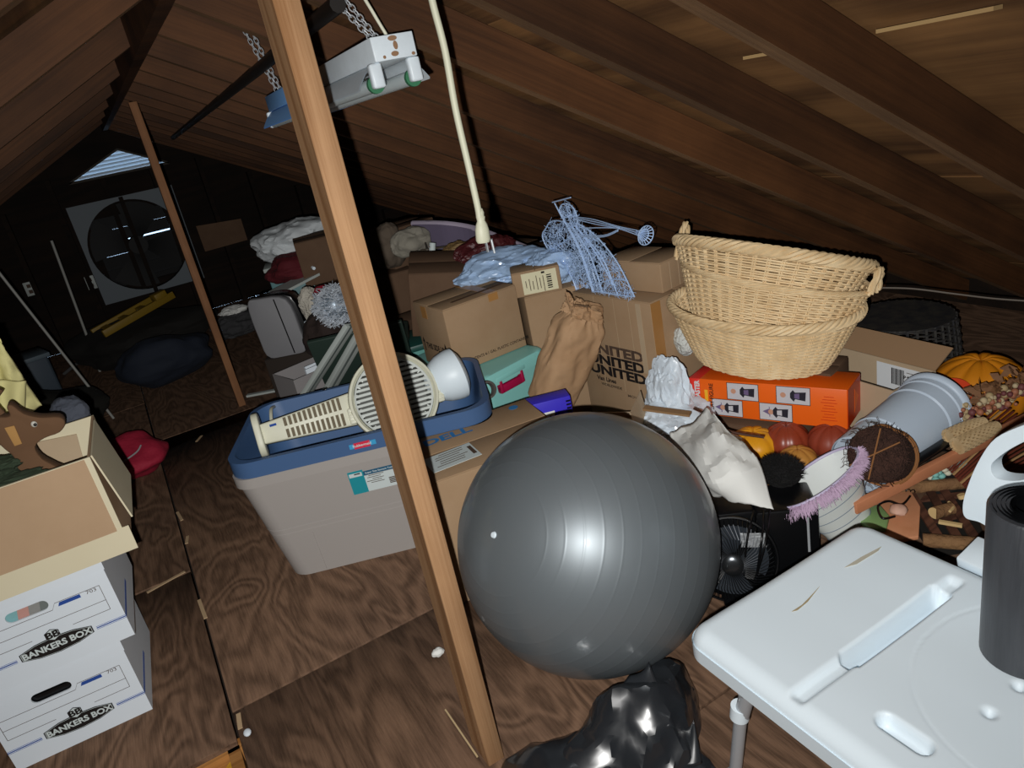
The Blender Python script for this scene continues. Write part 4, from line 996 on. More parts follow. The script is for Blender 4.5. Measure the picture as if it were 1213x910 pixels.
pumpkin('small tan striped gourd beside black fur toy', (1.625, 1.455, 0.150), .06, .045, mat('gourd_tan', 'b8803a', .5), 8, 'gourd')
v = pumpkin('yellow gourd peeking out below the black fur toy', (1.398, 1.362, 0.170), .045, .035, GRY, 6, 'gourd', False)

# ribbed white pots and the twine roll
RIB = mat('ribbed_enamel', 'bccbdb', 0.42, spec=.45)
a_, b_ = Vector((1.601, 1.215, 0.230)), Vector((1.974, 1.242, 0.260))
v = thing('ribbed_pot', 'pale blue-white ribbed cylinder pot lying on its side, open end away', 'pot', a_)
M = rot_to(b_ - a_); L_ = (b_ - a_).length
pr = [(.088, 0)]
n = 64
for k in range(n): pr += [(.091 + .010 * k / n, L_ * (k + .2) / n), (.0922 + .010 * k / n, L_ * (k + .6) / n)]
pr += [(.104, L_), (.110, L_ + .004), (.110, L_ + .018), (.102, L_ + .018), (.088, .01), (0, .01)]
MB().lathe(pr, 56, M).build('pot_body', RIB, v, smooth=True).data.set_sharp_from_angle(angle=radians(80))
for t in (.30, .78, .93): MB().lathe([(.091 + .010 * t, L_ * t - .005), (.0955 + .010 * t, L_ * t), (.091 + .010 * t, L_ * t + .005)], 56, M).build('raised_band', RIB, v, smooth=True)
c = Vector((1.608, 1.146, 0.285)); n_ = (CAM - c).normalized()
v = thing('twine_roll', 'dark brown coconut fibre roll bound with twine, resting against the ribbed pot', 'roll', c - Vector((0, 0, .06)))
M = Matrix.Translation((0, 0, .06)) @ rot_to(n_ + Vector((.25, .35, -.2)))
TW = mat('coir_brown', '4a3026', .9, var=.8, vscale=40, col2='2c1a14', bump=1.0, bscale=160)
MB().grid(lambda u, t: M @ (Vector((.074 * cos(2*pi*u), .074 * sin(2*pi*u), -.07 + .14 * t)) * (1 + .06 * nz((cos(2*pi*u) * 2, sin(2*pi*u) * 2, t * 3), 3))), 48, 12, cu=True).build('coir', TW, v, smooth=True)
MB().lathe([(0, .072), (.03, .074), (.06, .070), (.076, .058)], 40, M).build('coir_end', TW, v, smooth=True)
r2 = random.Random(4); hb = MB()
for k in range(420):
    a = r2.uniform(0, 2*pi); r = .074 * sqrt(r2.random()); z0 = .068; b = r2.uniform(0, 2*pi)
    p = Vector((r * cos(a), r * sin(a), z0 + r2.uniform(0, .008))); hb.tube([M @ p, M @ (p + Vector((.014 * cos(b), .014 * sin(b), r2.uniform(.002, .008)))), M @ (p + Vector((.026 * cos(b + .6), .026 * sin(b + .6), 0)))], .0009, 3, caps=False)
hb.build('coir_fibres', TW, v, kind='stuff')
TWN = mat('twine_tan', '8a5c34', .8)
for k, (oz, tl) in enumerate(((.02, 18), (-.03, -14), (.03, -30))):
    q = M @ Matrix.Rotation(radians(tl), 4, 'X')
    MB().tube([q @ Vector((.079 * cos(2*pi*j/32), .079 * sin(2*pi*j/32), oz)) for j in range(32)], .0028, 6, closed=True).build('twine', TWN, v, smooth=True)
for tl in (15, -35): MB().tube([M @ Vector((t * cos(radians(tl)), t * sin(radians(tl)), .083)) for t in (-.07, -.03, .02, .07)], .0022, 6).build('twine', TWN, v, smooth=True)

# flared ribbed pot with a lilac feather fringe, mouth towards the viewer's left
c = Vector((1.422, 1.214, 0.270))
v = thing('fringed_pot', 'flared white ribbed pot with lilac fluffy fringe round its open mouth', 'pot', c - Vector((0, 0, .1)))
p0_, p1_ = Vector((1.300, 1.233, 0.225)), Vector((1.541, 1.182, 0.325))
axd = Vector((-.45, .35, .82)); majd = (p1_ - p0_).normalized(); axd = (axd - majd * axd.dot(majd)).normalized()
c = (p0_ + p1_) / 2; v.location = c - Vector((0, 0, .1))
M = frame(Vector((0, 0, .1)), majd, axd.cross(majd))
RM, EB = (p1_ - p0_).length / 2, (1.0, .60)
pr = []
n = 14
for k in range(n + 1):
    t = k / n; r = .062 + (RM - .062) * t ** 1.5; z = -.22 + .22 * t
    pr += [(r - .0015, z - .004), (r + .0005, z)]
pr += [(RM - .006, .0)] + [(.056 + (RM - .062) * (k / n) ** 1.5, -.215 + .215 * k / n) for k in range(n, -1, -1)] + [(0, -.21)]
MB().lathe(pr, 64, M, EB).build('pot_body', mat('pot_ivory', 'd6dcdc', .4, var=.3, vscale=3, col2='cfd2b8'), v, smooth=True).data.set_sharp_from_angle(angle=radians(70))
for t in (.25, .4, .55, .7, .82):
    r = .062 + (RM - .062) * t ** 1.5
    MB().tube([M @ Vector((r * 1.004 * cos(2*pi*j/56) * EB[0], r * 1.004 * sin(2*pi*j/56) * EB[1], -.22 + .22 * t)) for j in range(56)], .0013, 5, closed=True).build('rib_line', mm('rib_grey', '6f7a86', .6), v, smooth=True)
FZ = mat('lilac_feather', 'c0a6c0', .8); fz = MB(); r2 = random.Random(9)
for k in range(2600):
    a = r2.uniform(pi * .92, 2 * pi * 1.02); rr3 = RM * r2.uniform(.96, 1.02)
    p = Vector((rr3 * cos(a) * EB[0], rr3 * sin(a) * EB[1], r2.uniform(-.016, .004))); d = Vector((cos(a), sin(a), r2.uniform(-.9, .5))) * r2.uniform(.008, .020) + Vector((r2.uniform(-.006, .006),) * 3)
    fz.tube([M @ p, M @ (p + d * .6), M @ (p + d + Vector((0, 0, -.004)))], [.0011, .0009, .0004], 3, caps=False)
fz.build('feather_fringe', FZ, v, kind='stuff')
MB().tube([M @ Vector((RM * .985 * cos(2*pi*j/64) * EB[0], RM * .985 * sin(2*pi*j/64) * EB[1], .002)) for j in range(64)], .0042, 8, closed=True).build('mouth_rim', mm('rim_lilac', 'b8b0cc', .4), v, smooth=True)

# black fur toy
v = thing('black_cat', 'black furry cat toy curled among the gourds, back turned', 'toy', Vector((1.397, 1.316, 0.260)) - Vector((0, 0, .04)))
FUR = mat('black_fur', '0e0d0e', .8, bump=1, bscale=200)
MB().ell((0, 0, .04), (.052, .058, .042), 30, 20, lambda d: 1 + .12 * nz(d, 3, 5)).build('body', FUR, v, smooth=True)
MB().ell((-.03, -.035, .062), (.032, .032, .030), 24, 16, lambda d: 1 + .1 * nz(d, 3, 2)).build('head', FUR, v, smooth=True)
fb = MB(); r2 = random.Random(2)
for k in range(1500):
    d = Vector((r2.gauss(0, 1), r2.gauss(0, 1), abs(r2.gauss(0, 1)))).normalized()
    if k % 3: p = Vector((d.x * .052, d.y * .058, .04 + d.z * .042))
    else: p = Vector((-.03 + d.x * .032, -.035 + d.y * .032, .062 + d.z * .03))
    fb.tube([p, p + (d + Vector((r2.uniform(-.6, .6), r2.uniform(-.6, .6), 0))) * .012], [.0012, .0003], 3, caps=False)
fb.build('fur', FUR, v, kind='stuff')
for s_ in (-1, 1): MB().prism([(-.008, 0), (.008, 0), (0, .016)], -.003, .003, frame((-.03 + s_ * .016, -.035, .086), (1, s_ * .3, 0), (0, 0, 1))).build('ear', FUR, v)

# ================================================================ black fan heater by the ball
fc = Vector((1.140, 1.262, 0.100))
v = thing('black_fan', 'black desk fan with round wire grilles between ball and white bench', 'fan', (fc.x, fc.y, 0))
nf = Vector((-.62, -.72, .30)).normalized()
M = frame((0, 0, .125), Vector((.72, -.62, 0)), Vector((0, 0, 1)) - nf * nf.z)
WG = mat('grille_wire', '2a2c2f', .3, metal=.8)
gw = MB()
for k in range(56):
    a = 2 * pi * k / 56; c_, s_ = cos(a), sin(a); cs, ss = cos(a + .25), sin(a + .25); ct, st_ = cos(a + .45), sin(a + .45)
    gw.tube([M @ Vector((.028 * c_, .028 * s_, .045)), M @ Vector((.07 * cs, .07 * ss, .043)), M @ Vector((.105 * ct, .105 * st_, .028)), M @ Vector((.116 * ct, .116 * st_, 0)), M @ Vector((.10 * ct, .10 * st_, -.04))], .0012, 4)
gw.build('front_grille', WG, v, kind='stuff')
MB().lathe([(0, .05), (.012, .051), (.026, .047), (.03, .043)], 24, M).build('hub_cap', mm('hub_steel', '5a5e62', .25, metal=.9), v, smooth=True)
MB().tube([M @ Vector((.117 * cos(2*pi*j/48), .117 * sin(2*pi*j/48), 0)) for j in range(48)], .004, 6, closed=True).build('grille_ring', BLACKP, v, smooth=True)
for k in range(4):
    a0 = 2 * pi * k / 4
    MB().grid(lambda u, t: M @ Vector(((.02 + .075 * u) * cos(a0 + (t - .5) * 1.1), (.02 + .075 * u) * sin(a0 + (t - .5) * 1.1), -.005 + .02 * t)), 5, 5).build('fan_blade', mm('blade_smoke', '2b3036', .3), v, smooth=True)
MB().lathe([(.112, -.02), (.10, -.07), (.05, -.09), (0, -.09)], 32, M).build('rear_shell', BLACKP, v, smooth=True)
MB().box((.13, .10, .11), (.20, .16, .22), (0, 0, -35)).build('motor_box', BLACKP, v, bevel=.012)
MB().box((.10, -.02, .012), (.26, .20, .024), (0, 0, -35)).build('base', BLACKP, v, bevel=.006)
pl_ = Vector((1.179, 1.218, 0.190)) - Vector(v.location)
MB().grid(lambda a, b: pl_ + Vector((.045 * (a - .5), -.045 * (a - .5), .045 * (b - .5))) + nf * (.0015 * crumple((a, b, 0), 3, 3)), 14, 14).build('foil_label', mat('foil', 'c9ced2', .4, metal=.6), v)
for k, (a, b, c_) in enumerate((( (1.229, 1.258, 0.240), (1.149, 1.209, 0.210), (1.147, 1.236, 0.060)), ((1.242, 1.234, 0.250), (1.164, 1.173, 0.220), (1.153, 1.195, 0.080)), ((1.246, 1.218, 0.250), (1.161, 1.164, 0.200), (1.154, 1.215, 0.040)))):
    MB().tube(catmull([Vector(q) - Vector(v.location) for q in (a, b, c_)], 8), .003, 6).build('power_cord', BLACKP, v, smooth=True)
v = thing('black_case', 'black glossy case with chrome edge strip wedged behind the bench', 'case', ((1.269, 1.211)[0] + .06, (1.269, 1.211)[1] + .04, 0), -38)
MB().box((0, 0, .12), (.16, .14, .24)).build('case_body', BLACKP, v, bevel=.008); MB().box((.05, -.0705, .16), (.006, .003, .11)).build('chrome_strip', METAL, v)

# ================================================================ autumn decorations on the right
TER = mat('terracotta_wood', 'c4815c', .7, var=.6, vscale=8, col2='a86a48')
a_, b_ = Vector((1.454, 1.122, 0.200)), Vector((2.107, 1.028, 0.240))
o = MB().bar(Vector((0, 0, 0)), b_ - a_, .018, .034).build('wooden_plank', TER, bevel=.002); o.location = a_
tag(o, 'long orange-brown painted plank lying diagonally behind the bench', 'plank')
a2, b2 = Vector((1.668, 1.115, 0.235)), Vector((1.933, 1.100, 0.255))
o = MB().bar(Vector((0, 0, 0)), b2 - a2, .03, .012).build('dark_stick', BLACKP, bevel=.002); o.location = a2
tag(o, 'flat black stick lying just behind the orange plank', 'stick')
# dried corn and flower swag
c = Vector((2.050, 1.115, 0.270))
v = thing('dried_swag', 'dried corn and flower swag with leaves resting above orange plank', 'swag', c - Vector((0, 0, .05)))
CORN = mat('corn_kernel', 'c9b088', .5, var=.6, vscale=30, col2='a88a5e'); LEAF = mat('dry_leaf', '6e4a32', .8, var=.6, vscale=12, col2='8f6a44'); SEED = (mat('seed_rust', '9a6248', .6), mat('seed_plum', '6a3a3a', .6), mat('seed_tan', 'a8926c', .7), mat('seed_husk', 'b8a684', .8))
r2 = random.Random(12); up = Vector((0, 0, .05))
for A, B, nm in (((1.823, 1.094, 0.270), (1.937, 1.068, 0.280), 'corn_cob'), ((1.810, 1.062, 0.260), (1.950, 1.040, 0.270), 'corn_cob')):
    p0, p1 = Vector(A) - c + up, Vector(B) - c + up; q = Matrix.Translation(p0) @ rot_to(p1 - p0); l_ = (p1 - p0).length; mb = MB()
    for i in range(16):
        rr3 = .021 * sqrt(max(.1, 1 - (i / 16.5) ** 3))
        for k in range(14):
            a = 2 * pi * (k + .5 * (i % 2)) / 14; mb.box(q @ Vector((rr3 * cos(a), rr3 * sin(a), l_ * i / 15)), (.0075, .0075, .0075), (q @ Matrix.Rotation(a, 4, 'Z')))
    mb.cyl(p0, p1, .018, .012); mb.build(nm, CORN, v, kind='stuff')
for k in range(90):
    px_, py_ = r2.uniform(0, 1), r2.uniform(-.5, .5)
    p = Vector((1.943, 1.131, 0.280)) * (1 - px_) + Vector((2.148, 1.069, 0.300)) * px_ - c + up + Vector((0, 0, py_ * .05)) + Vector((r2.uniform(-.03, .03), r2.uniform(-.02, .02), 0))
    MB().ell((0, 0, 0), [r2.uniform(.005, .012)] * 3, 8, 6).build('seed_head', SEED[(k * 7) % 4], v, smooth=True).location = p
for k in range(110):
    p = Vector((1.995, 1.158, 0.290)) * (1 - k / 109) + Vector((2.214, 1.089, 0.320)) * (k / 109) - c + up + Vector((r2.uniform(-.03, .03), r2.uniform(-.03, .03), r2.uniform(-.03, .02)))
    d = Vector((r2.gauss(0, 1), r2.gauss(0, 1), r2.gauss(0, .8))).normalized() * r2.uniform(.025, .05); s_ = d.orthogonal().normalized() * .010
    MB().add([p, p + d * .5 + s_ + Vector((0, 0, .005)), p + d, p + d * .5 - s_], [(0, 1, 3), (1, 2, 3)]).build('dry_leaf', LEAF, v)
# woven reed mat below the plank at the right
RD_ = mat('reed_red', '6a3020', .7); RDT = mat('reed_tan', 'b08a5c', .7)
c = Vector((1.949, 1.033, 0.150))
v = thing('reed_bundle', 'bundle of reddish brown reeds under the right end of orange plank', 'bundle', c - Vector((0, 0, .04)))
p0, p1 = Vector((1.798, 1.051, 0.150)) - c + up, Vector((2.121, 1.046, 0.190)) - c + up; sd_ = (p1 - p0).cross(Vector((-.7, -.55, .5))).normalized()
for k in range(16):
    t = (k - 7.5) * .0072; MB().tube(catmull([p0 + sd_ * t, (p0 + p1) / 2 + sd_ * t * 1.3 + Vector((0, 0, .01)), p1 + sd_ * t * 1.6]), .0036, 5).build('reed', RDT if k % 4 == 1 else RD_, v, smooth=True)
# teal and cream paper flowers
v = thing('paper_flowers', 'small aqua and cream paper flowers under the orange plank', 'flowers', (1.855, 1.122, 0.130))
for k, (p, col_) in enumerate((((1.790, 1.102, 0.150), 0), ((1.838, 1.107, 0.160), 1), ((1.881, 1.097, 0.170), 0), ((1.802, 1.132, 0.150), 1))):
    mb = MB(); q = Vector(p) - Vector(v.location)
    for j in range(6):
        a = 2 * pi * j / 6; mb.ell(q + Vector((.014 * cos(a), .014 * sin(a) * .5, .014 * sin(a))), (.011, .011, .008), 10, 6)
    mb.build('bloom', (mm('bloom_aqua', '7fb8b0', .7), mm('bloom_cream', 'c9c6b0', .7))[col_], v, smooth=True)
# orange leaf-shaped board with green pumpkin leaf and tag
v = thing('leaf_board', 'flat orange pumpkin-shaped board with green leaf beside the fringed pot', 'decoration', (1.538, 1.113, 0.120))
L0 = Vector(v.location)
P = [(1.480, 1.167), (1.541, 1.189), (1.640, 1.186), (1.717, 1.147), (1.646, 1.062), (1.526, 0.988), (1.472, 1.017), (1.463, 1.109)]
ORB = mat('leaf_orange', 'd0926c', .7, var=.6, vscale=10, col2='b8784e')
MB().prism([(x - L0.x, y - L0.y) for x, y in P], .008, .02).build('board', ORB, v, bevel=.002)
P = [(1.470, 1.127), (1.538, 1.144), (1.572, 1.132), (1.541, 1.080), (1.484, 1.050), (1.462, 1.083)]
MB().prism([(x - L0.x, y - L0.y) for x, y in P], .021, .034).build('green_leaf', mm('leaf_green', '7a9a62', .4), v, bevel=.004)
MB().ell(Vector((1.557, 1.066, 0.170)) - L0, (.022, .022, .014), 14, 8, lambda d: 1 + .2 * nz(d, 2, 3)).build('pale_flower', mm('flower_pink', 'c9a08c', .7), v, smooth=True)
MB().tube(catmull([Vector(q) - L0 for q in ((1.525, 1.054, 0.170), (1.492, 1.067, 0.175), (1.525, 1.103, 0.180), (1.562, 1.099, 0.180), (1.577, 1.070, 0.175), (1.632, 1.083, 0.170))], 8), .003, 6).build('wire_tendril', BLACKP, v, smooth=True)
# rustic twig rack: dark slatted panel with bark log ends
c = Vector((1.689, 1.030, 0.120))
v = thing('rustic_rack', 'rustic dark slatted rack with log slices lying behind the bench', 'rack', c)
BARK = mat('bark', '8a6844', .85, var=.8, vscale=18, col2='6a4a30', bump=1, bscale=60); CUT = mat('cut_wood', 'cdb07c', .7); SLT = wood('rack_slat', '3a241c', '6a4636', 3, (.5, 6, 6), .2, .8); BLK = mat('rack_black', '17140f', .9)
def L(p): return Vector(p) - c
MB().prism([(L(p).x, L(p).y) for p in ((1.685, 1.149, 0.120), (1.855, 1.061, 0.120), (1.641, 0.884, 0.120), (1.526, 0.950, 0.120))], -.03, -.004).build('backing', BLK, v)
for A, B in (((1.704, 1.131, 0.130), (1.567, 0.961, 0.130)), ((1.747, 1.103, 0.130), (1.586, 0.920, 0.130)), ((1.777, 1.083, 0.130), (1.623, 0.903, 0.130)), ((1.687, 1.102, 0.125), (1.793, 1.024, 0.125)), ((1.614, 1.022, 0.125), (1.734, 0.964, 0.125))):
    MB().bar(L(A), L(B), .022, .007).build('slat', SLT, v)
for A, B, r in (((1.679, 1.155, 0.140), (1.822, 1.049, 0.140), .017), ((1.517, 0.971, 0.140), (1.594, 0.866, 0.140), .018)):
    q = MB().cyl(L(A), L(B), r, n=18).build('bark_log', BARK, v, smooth=True)
q = MB().cyl(L((1.628, 1.011, 0.150)), L((1.677, 0.994, 0.150)), .017, n=16).build('log_slice', BARK, v, smooth=True)
MB().cyl(L((1.626, 1.011, 0.150)), L((1.628, 1.011, 0.150)), .0165, n=16).build('cut_end', CUT, q)
MB().bar(L((1.607, 0.986, 0.145)), L((1.628, 0.937, 0.145)), .010, .008).build('split_twig', CUT, v)
MB().tube(catmull([L((1.683, 1.007, 0.160)), L((1.672, 0.988, 0.160)), L((1.646, 0.981, 0.160))]), .004, 6).build('curled_shaving', CUT, v, smooth=True)
MB().cyl(L((1.749, 1.014, 0.150)), L((1.750, 1.010, 0.140)), .010, n=14).build('log_slice', CUT, v)
MB().tube([L((1.663, 1.149, 0.150)) + (L((1.684, 1.100, 0.155)) - L((1.663, 1.149, 0.150))) * (k / 30) + Vector((.004 * sin(k), 0, .004 * cos(k))) for k in range(31)], .0014, 5).build('wire_tendril', BLACKP, v, smooth=True)
lump('black_cloth', 'black cloth heap lying just behind the rustic rack', 'cloth', (1.866, 1.148, 0.100), (.16, .10, .03), mat('black_cloth', '1f1d1b', .9), 14, .15, 4)
o = MB().box((0, 0, 0), (.20, .14, .012), (0, 0, -80)).build('plastic_sheet', WPL, bevel=.003); o.location = (1.628, 0.956, 0.050); o.location.z = .03
tag(o, 'white plastic panel on floor under rustic rack beside the bench', 'panel')
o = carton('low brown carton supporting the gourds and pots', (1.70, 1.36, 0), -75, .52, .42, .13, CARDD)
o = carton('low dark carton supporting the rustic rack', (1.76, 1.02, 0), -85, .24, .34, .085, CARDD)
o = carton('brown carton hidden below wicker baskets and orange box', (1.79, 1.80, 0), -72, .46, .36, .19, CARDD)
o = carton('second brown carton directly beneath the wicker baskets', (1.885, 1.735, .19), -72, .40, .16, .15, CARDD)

# ================================================================ left: record boxes and the box of decorations
def record_box(label, x0, y0, z0, rz, side_tilt=0):
    v = thing('record_box', label, 'box', (x0, y0, z0), rz)
    W_, D_, H_ = .34, .40, .252
    # shell with an open hand hole in the front panel
    bm = bmesh.new()
    f = -D_ / 2
    out = [(-W_/2, 0), (W_/2, 0), (W_/2, H_), (-W_/2, H_)]
    hx, hz, hr, hw = -.02, .182, .014, .034
    hl = [(hx + hw + hr * cos(a), hz + hr * sin(a)) for a in [radians(-90 + 22.5 * k) for k in range(9)]] + [(hx - hw + hr * cos(a), hz + hr * sin(a)) for a in [radians(90 + 22.5 * k) for k in range(9)]]
    ra = [bm.verts.new((p[0], f, p[1])) for p in out]; rb = [bm.verts.new((p[0], f, p[1])) for p in hl]
    ed = [bm.edges.new((r[i], r[(i + 1) % len(r)])) for r in (ra, rb) for i in range(len(r))]
    bmesh.ops.triangle_fill(bm, edges=ed, use_beauty=True)
    ex = bmesh.ops.extrude_face_region(bm, geom=list(bm.faces))
    for q in ex['geom']:
        if isinstance(q, bmesh.types.BMVert): q.co.y += .005
    bmesh.ops.recalc_face_normals(bm, faces=bm.faces)
    me = bpy.data.meshes.new('front_panel'); bm.to_mesh(me); bm.free(); me.materials.append(WHITEC)
    o = bpy.data.objects.new('front_panel', me); COL.objects.link(o); o.parent = v
    for s_ in (-1, 1): MB().box((s_ * (W_ / 2 - .0025), .0025, H_ / 2), (.005, D_ - .005, H_)).build('side_panel', WHITEC, v)
    MB().box((0, D_ / 2 - .0025, H_ / 2), (W_ - .01, .005, H_)).build('back_panel', WHITEC, v)
    MB().box((0, 0, .0025), (W_ - .01, D_ - .01, .005)).build('bottom_panel', WHITEC, v)
    MB().box((0, .0, H_ + .001), (W_ + .006, D_ + .006, .003)).build('lid', WHITEC, v)
    lidf = MB(); lidf.box((0, f - .0025, H_ - .018), (W_ + .006, .003, .038)); 
    for s_ in (-1, 1): lidf.box((s_ * (W_ / 2 + .0015), 0, H_ - .018), (.003, D_ + .006, .038))
    lidf.build('lid_skirt', WHITEC, v)
    yy = f - .0008
    ln = MB()
    def hl_(x0, x1, z, t=.0011): ln.box(((x0 + x1) / 2, yy, z), (x1 - x0, .0006, t))
    hl_(-.155, .03, .160); hl_(.04, .145, .176); ln.bar((.03, yy, .160), (.04, yy, .176), .0011, .0006); hl_(-.155, .145, .130); hl_(-.155, -.04, .100); hl_(.055, .145, .100)
    for x in (-.155, .145): ln.box((x, yy, .138 if x > 0 else .13), (.0011, .0006, .076 if x > 0 else .06))
    ln.build('printed_lines', INKF, v)
    MB().prism([(.045, .164), (.098, .164), (.098, .174), (.05, .174)], 0, .0006, frame((0, yy, 0), (1, 0, 0), (0, 0, 1))).build('printed_flash', BLUEINK, v)
    text('703', .0095, INKF, v, FRONT(.124, yy - .0004, .1695), 1.25, .0)
    for a, b in ((-.17, -.088), (.098, .17)):
        for dz, t in ((0, .0028), (.0042, .0008), (-.0042, .0008)): MB().box(((a + b) / 2, yy, .063 + dz), (b - a, .0006, t)).build('printed_stripe', BLUEINK, v)
    for dz, t in ((0, .0028), (.0042, .0008), (-.0042, .0008)): MB().box((W_ / 2 + .0005, -.1, .063 + dz), (.0006, .2, t)).build('printed_stripe', BLUEINK, v)
    lg = FRONT(.005, yy, .066)
    pts = [(-.085, -.010), (-.045, -.021), (0, -.0245), (.045, -.021), (.085, -.010), (.085, .010), (.045, .021), (0, .0245), (-.045, .021), (-.085, .010)]
    b = MB().prism(pts, 0, .0008, lg).build('logo_panel', INK, v)
    rim = MB()
    for k in range(10):
        p, q = pts[k], pts[(k + 1) % 10]; rim.bar(lg @ Vector((p[0] * .96, p[1] * .90, .001)), lg @ Vector((q[0] * .96, q[1] * .90, .001)), .0012, .0006)
    rim.build('logo_outline', LBW, b)
    text('BANKERS BOX', .0165, LBW, b, lg @ Matrix.Translation((0, -.001, .0012)), 1.02, .05)
    hx_ = [(.019 * cos(radians(60 * k + 30)), .017 * sin(radians(60 * k + 30))) for k in range(6)]
    MB().prism(hx_, 0, .0013, lg @ Matrix.Translation((0, .030, 0))).build('logo_hexagon', INK, b); MB().prism([(x * .9, y * .9) for x, y in hx_], 0, .0016, lg @ Matrix.Translation((0, .030, 0))).build('logo_hexagon', LBW, b)
    text('BB', .0175, INK, b, lg @ Matrix.Translation((0, .030, .0021)), 1.1, .06)
    return v
r1 = record_box('white printed record storage box on the floor, bottom of left stack', -.502, 2.225, 0, -3)
MB().box((-.02, -.185, .15), (.12, .01, .07)).build('folder_stack', BLACKP, r1)
r2b = record_box('white printed record storage box in middle of left stack, under the cream carton', -.462, 2.20, .2565, -2)
for k, (x, c_) in enumerate(((-.055, '7fb0b4'), (-.03, 'c09086'), (-.005, '8d8d8a'), (.02, '6d7472'))): MB().box((x, -.188 + .001 * k, .185), (.026, .006, .06), (0, 14, 0)).build('magazine', mm('paper_' + c_, c_, .6), r2b)

CRM = mat('cream_card', 'd8cfb2', .8, var=.3, vscale=4, col2='cbbf9e'); TAN = mat('tan_card', 'b89b7c', .85, var=.5, vscale=5, col2='a98b6c')
v = thing('decoration_box', 'open cream and tan carton of decorations topping the left stack', 'box', (-.420, 2.135, .5125), -2)
W_, D_, H_ = .42, .36, .27
MB().box((0, -D_ / 2 + .003, H_ / 2), (W_, .006, H_)).build('front_panel', CRM, v)
MB().box((-.006, -D_ / 2 - .0006, H_ / 2 + .030), (W_ - .014, .0012, H_ - .064)).build('front_facing', TAN, v)
MB().box((0, -D_ / 2 - .0012, .034), (W_ + .03, .003, .066), (-3, 0, 0)).build('bottom_flap', CRM, v)
for s_ in (-1, 1): MB().box((s_ * (W_ / 2 - .003), 0, H_ / 2), (.006, D_ - .012, H_)).build('side_panel', TAN, v)
MB().box((0, D_ / 2 - .003, H_ / 2 + .0), (W_, .006, H_ + .0)).build('back_panel', CRM, v)
MB().box((0, 0, .003), (W_, D_, .006)).build('bottom_panel', TAN, v)
MB().box((W_ / 2 + .016, -.02, H_ - .095), (.004, D_ - .06, .19), (0, -8, 0)).build('side_flap', CRM, v)
MB().box((.08, D_ / 2 - .011, .18), (.13, .004, .13), (0, 8, 0)).build('inner_card', CARDL, v)
# deer decoration: a flat-sided soft figure, head turned right
DEER = mat('brown_felt', '6b4e36', .9, var=.4, vscale=9, col2='5c4230')
v = thing('deer_figure', 'plain brown felt deer figure standing in the open decoration carton', 'figure', (-.37, 2.13, .52))
sil = [(-.06, .02), (.09, .02), (.095, .16), (.06, .215), (.038, .25), (.036, .285), (.062, .298), (.098, .300), (.118, .318), (.112, .338), (.075, .352), (.045, .375), (.03, .405), (.018, .402), (.016, .378), (-.012, .385), (-.028, .36), (-.03, .32), (-.014, .27), (-.03, .225), (-.065, .19), (-.075, .12)]
MB().prism([(p.x, p.y) for p in catmull([(a, b, 0) for a, b in sil], 3, closed=True)], -.024, .024, frame((0, 0, 0), (1, 0, 0), (0, 0, 1))).build('body', DEER, v, bevel=.004, segs=2)
MB().prism([(-.008, -.03), (.009, -.03), (.011, .02), (-.010, .022)], 0, .004, frame((.006, -.0255, .335), (1, 0, 0), (.12, 0, 1))).build('inner_ear', mm('felt_tan', 'b0854e', .9), v, bevel=.001)
MB().ell((.056, -.026, .342), (.007, .004, .008), 14, 10).build('eye', mm('eye_white', 'c9c6bc', .4), v, smooth=True); MB().ell((.058, -.029, .341), (.004, .003, .0045), 12, 8).build('pupil', BLACKP, v, smooth=True)
MB().tube(catmull([(.0, 0, .385), (-.005, .004, .42), (.02, .004, .445)]), .008, 8).build('antler', DEER, v, smooth=True)
GRN = mat('dark_green_cloth', '33402f', .9)
lump('green_garland', 'dark green foliage bundle lying in front left of the deer figure', 'garland', (-.47, 2.10, .780), (.09, .06, .030), GRN, 6, .25, 7)
lump('green_garland', 'second dark green bundle low in the decoration carton beneath the first', 'garland', (-.44, 2.025, .755), (.12, .04, .022), GRN, 8, .25, 7)
o = MB().box((0, 0, 0), (.16, .03, .24)).build('red_tin', mm('tin_red', 'b0341c', .4), bevel=.006); o.location = (-.49, 1.985, .642); tag(o, 'orange-red tin in the front left corner of decoration carton', 'tin')
lump('grey_bundle', 'rolled grey and navy cloth bundle behind the deer figure', 'cloth', (-0.276, 2.500, 0.752), (.05, .05, .05), mat('navy_cloth', '4a4f5a', .9), 5, .15, 4)
# pale yellow cloth hanging at left edge, over a dark chair-high rack
YC = mat('yellow_cloth', 'd6cf92', .85, var=.3, vscale=5, col2='cdc486')
v = thing('yellow_cloth', 'pale yellow folded cloth hanging at the left edge above the deer', 'cloth', (-.57, 2.42, .0))
def ycf(u, t):
    p = Vector((-0.463, 2.420, 1.095)) * (1 - u) * (1 - t) + Vector((-0.349, 2.420, 1.057)) * u * (1 - t) + Vector((-0.523, 2.420, 0.801)) * (1 - u) * t + Vector((-0.324, 2.420, 0.823)) * u * t
    return p - Vector((-.57, 2.42, 0)) + Vector((0, -.02 * sin(u * 14 + t * 3) - .02 * crumple((u, t, 0), 2.2, 3), 0))
e = MB().grid(ycf, 40, 40).build('draped_cloth', YC, v, smooth=True); md = e.modifiers.new('thickness', 'SOLIDIFY'); md.thickness = .012
def ycf2(u, t):
    p = Vector((-0.438, 2.400, 0.955)) * (1 - u) * (1 - t) + Vector((-0.325, 2.400, 0.918)) * u * (1 - t) + Vector((-0.439, 2.400, 0.773)) * (1 - u) * t + Vector((-0.382, 2.400, 0.782)) * u * t
    return p - Vector((-.57, 2.42, 0)) + Vector((0, -.03 - .012 * sin(u * 9 + t * 2), 0))
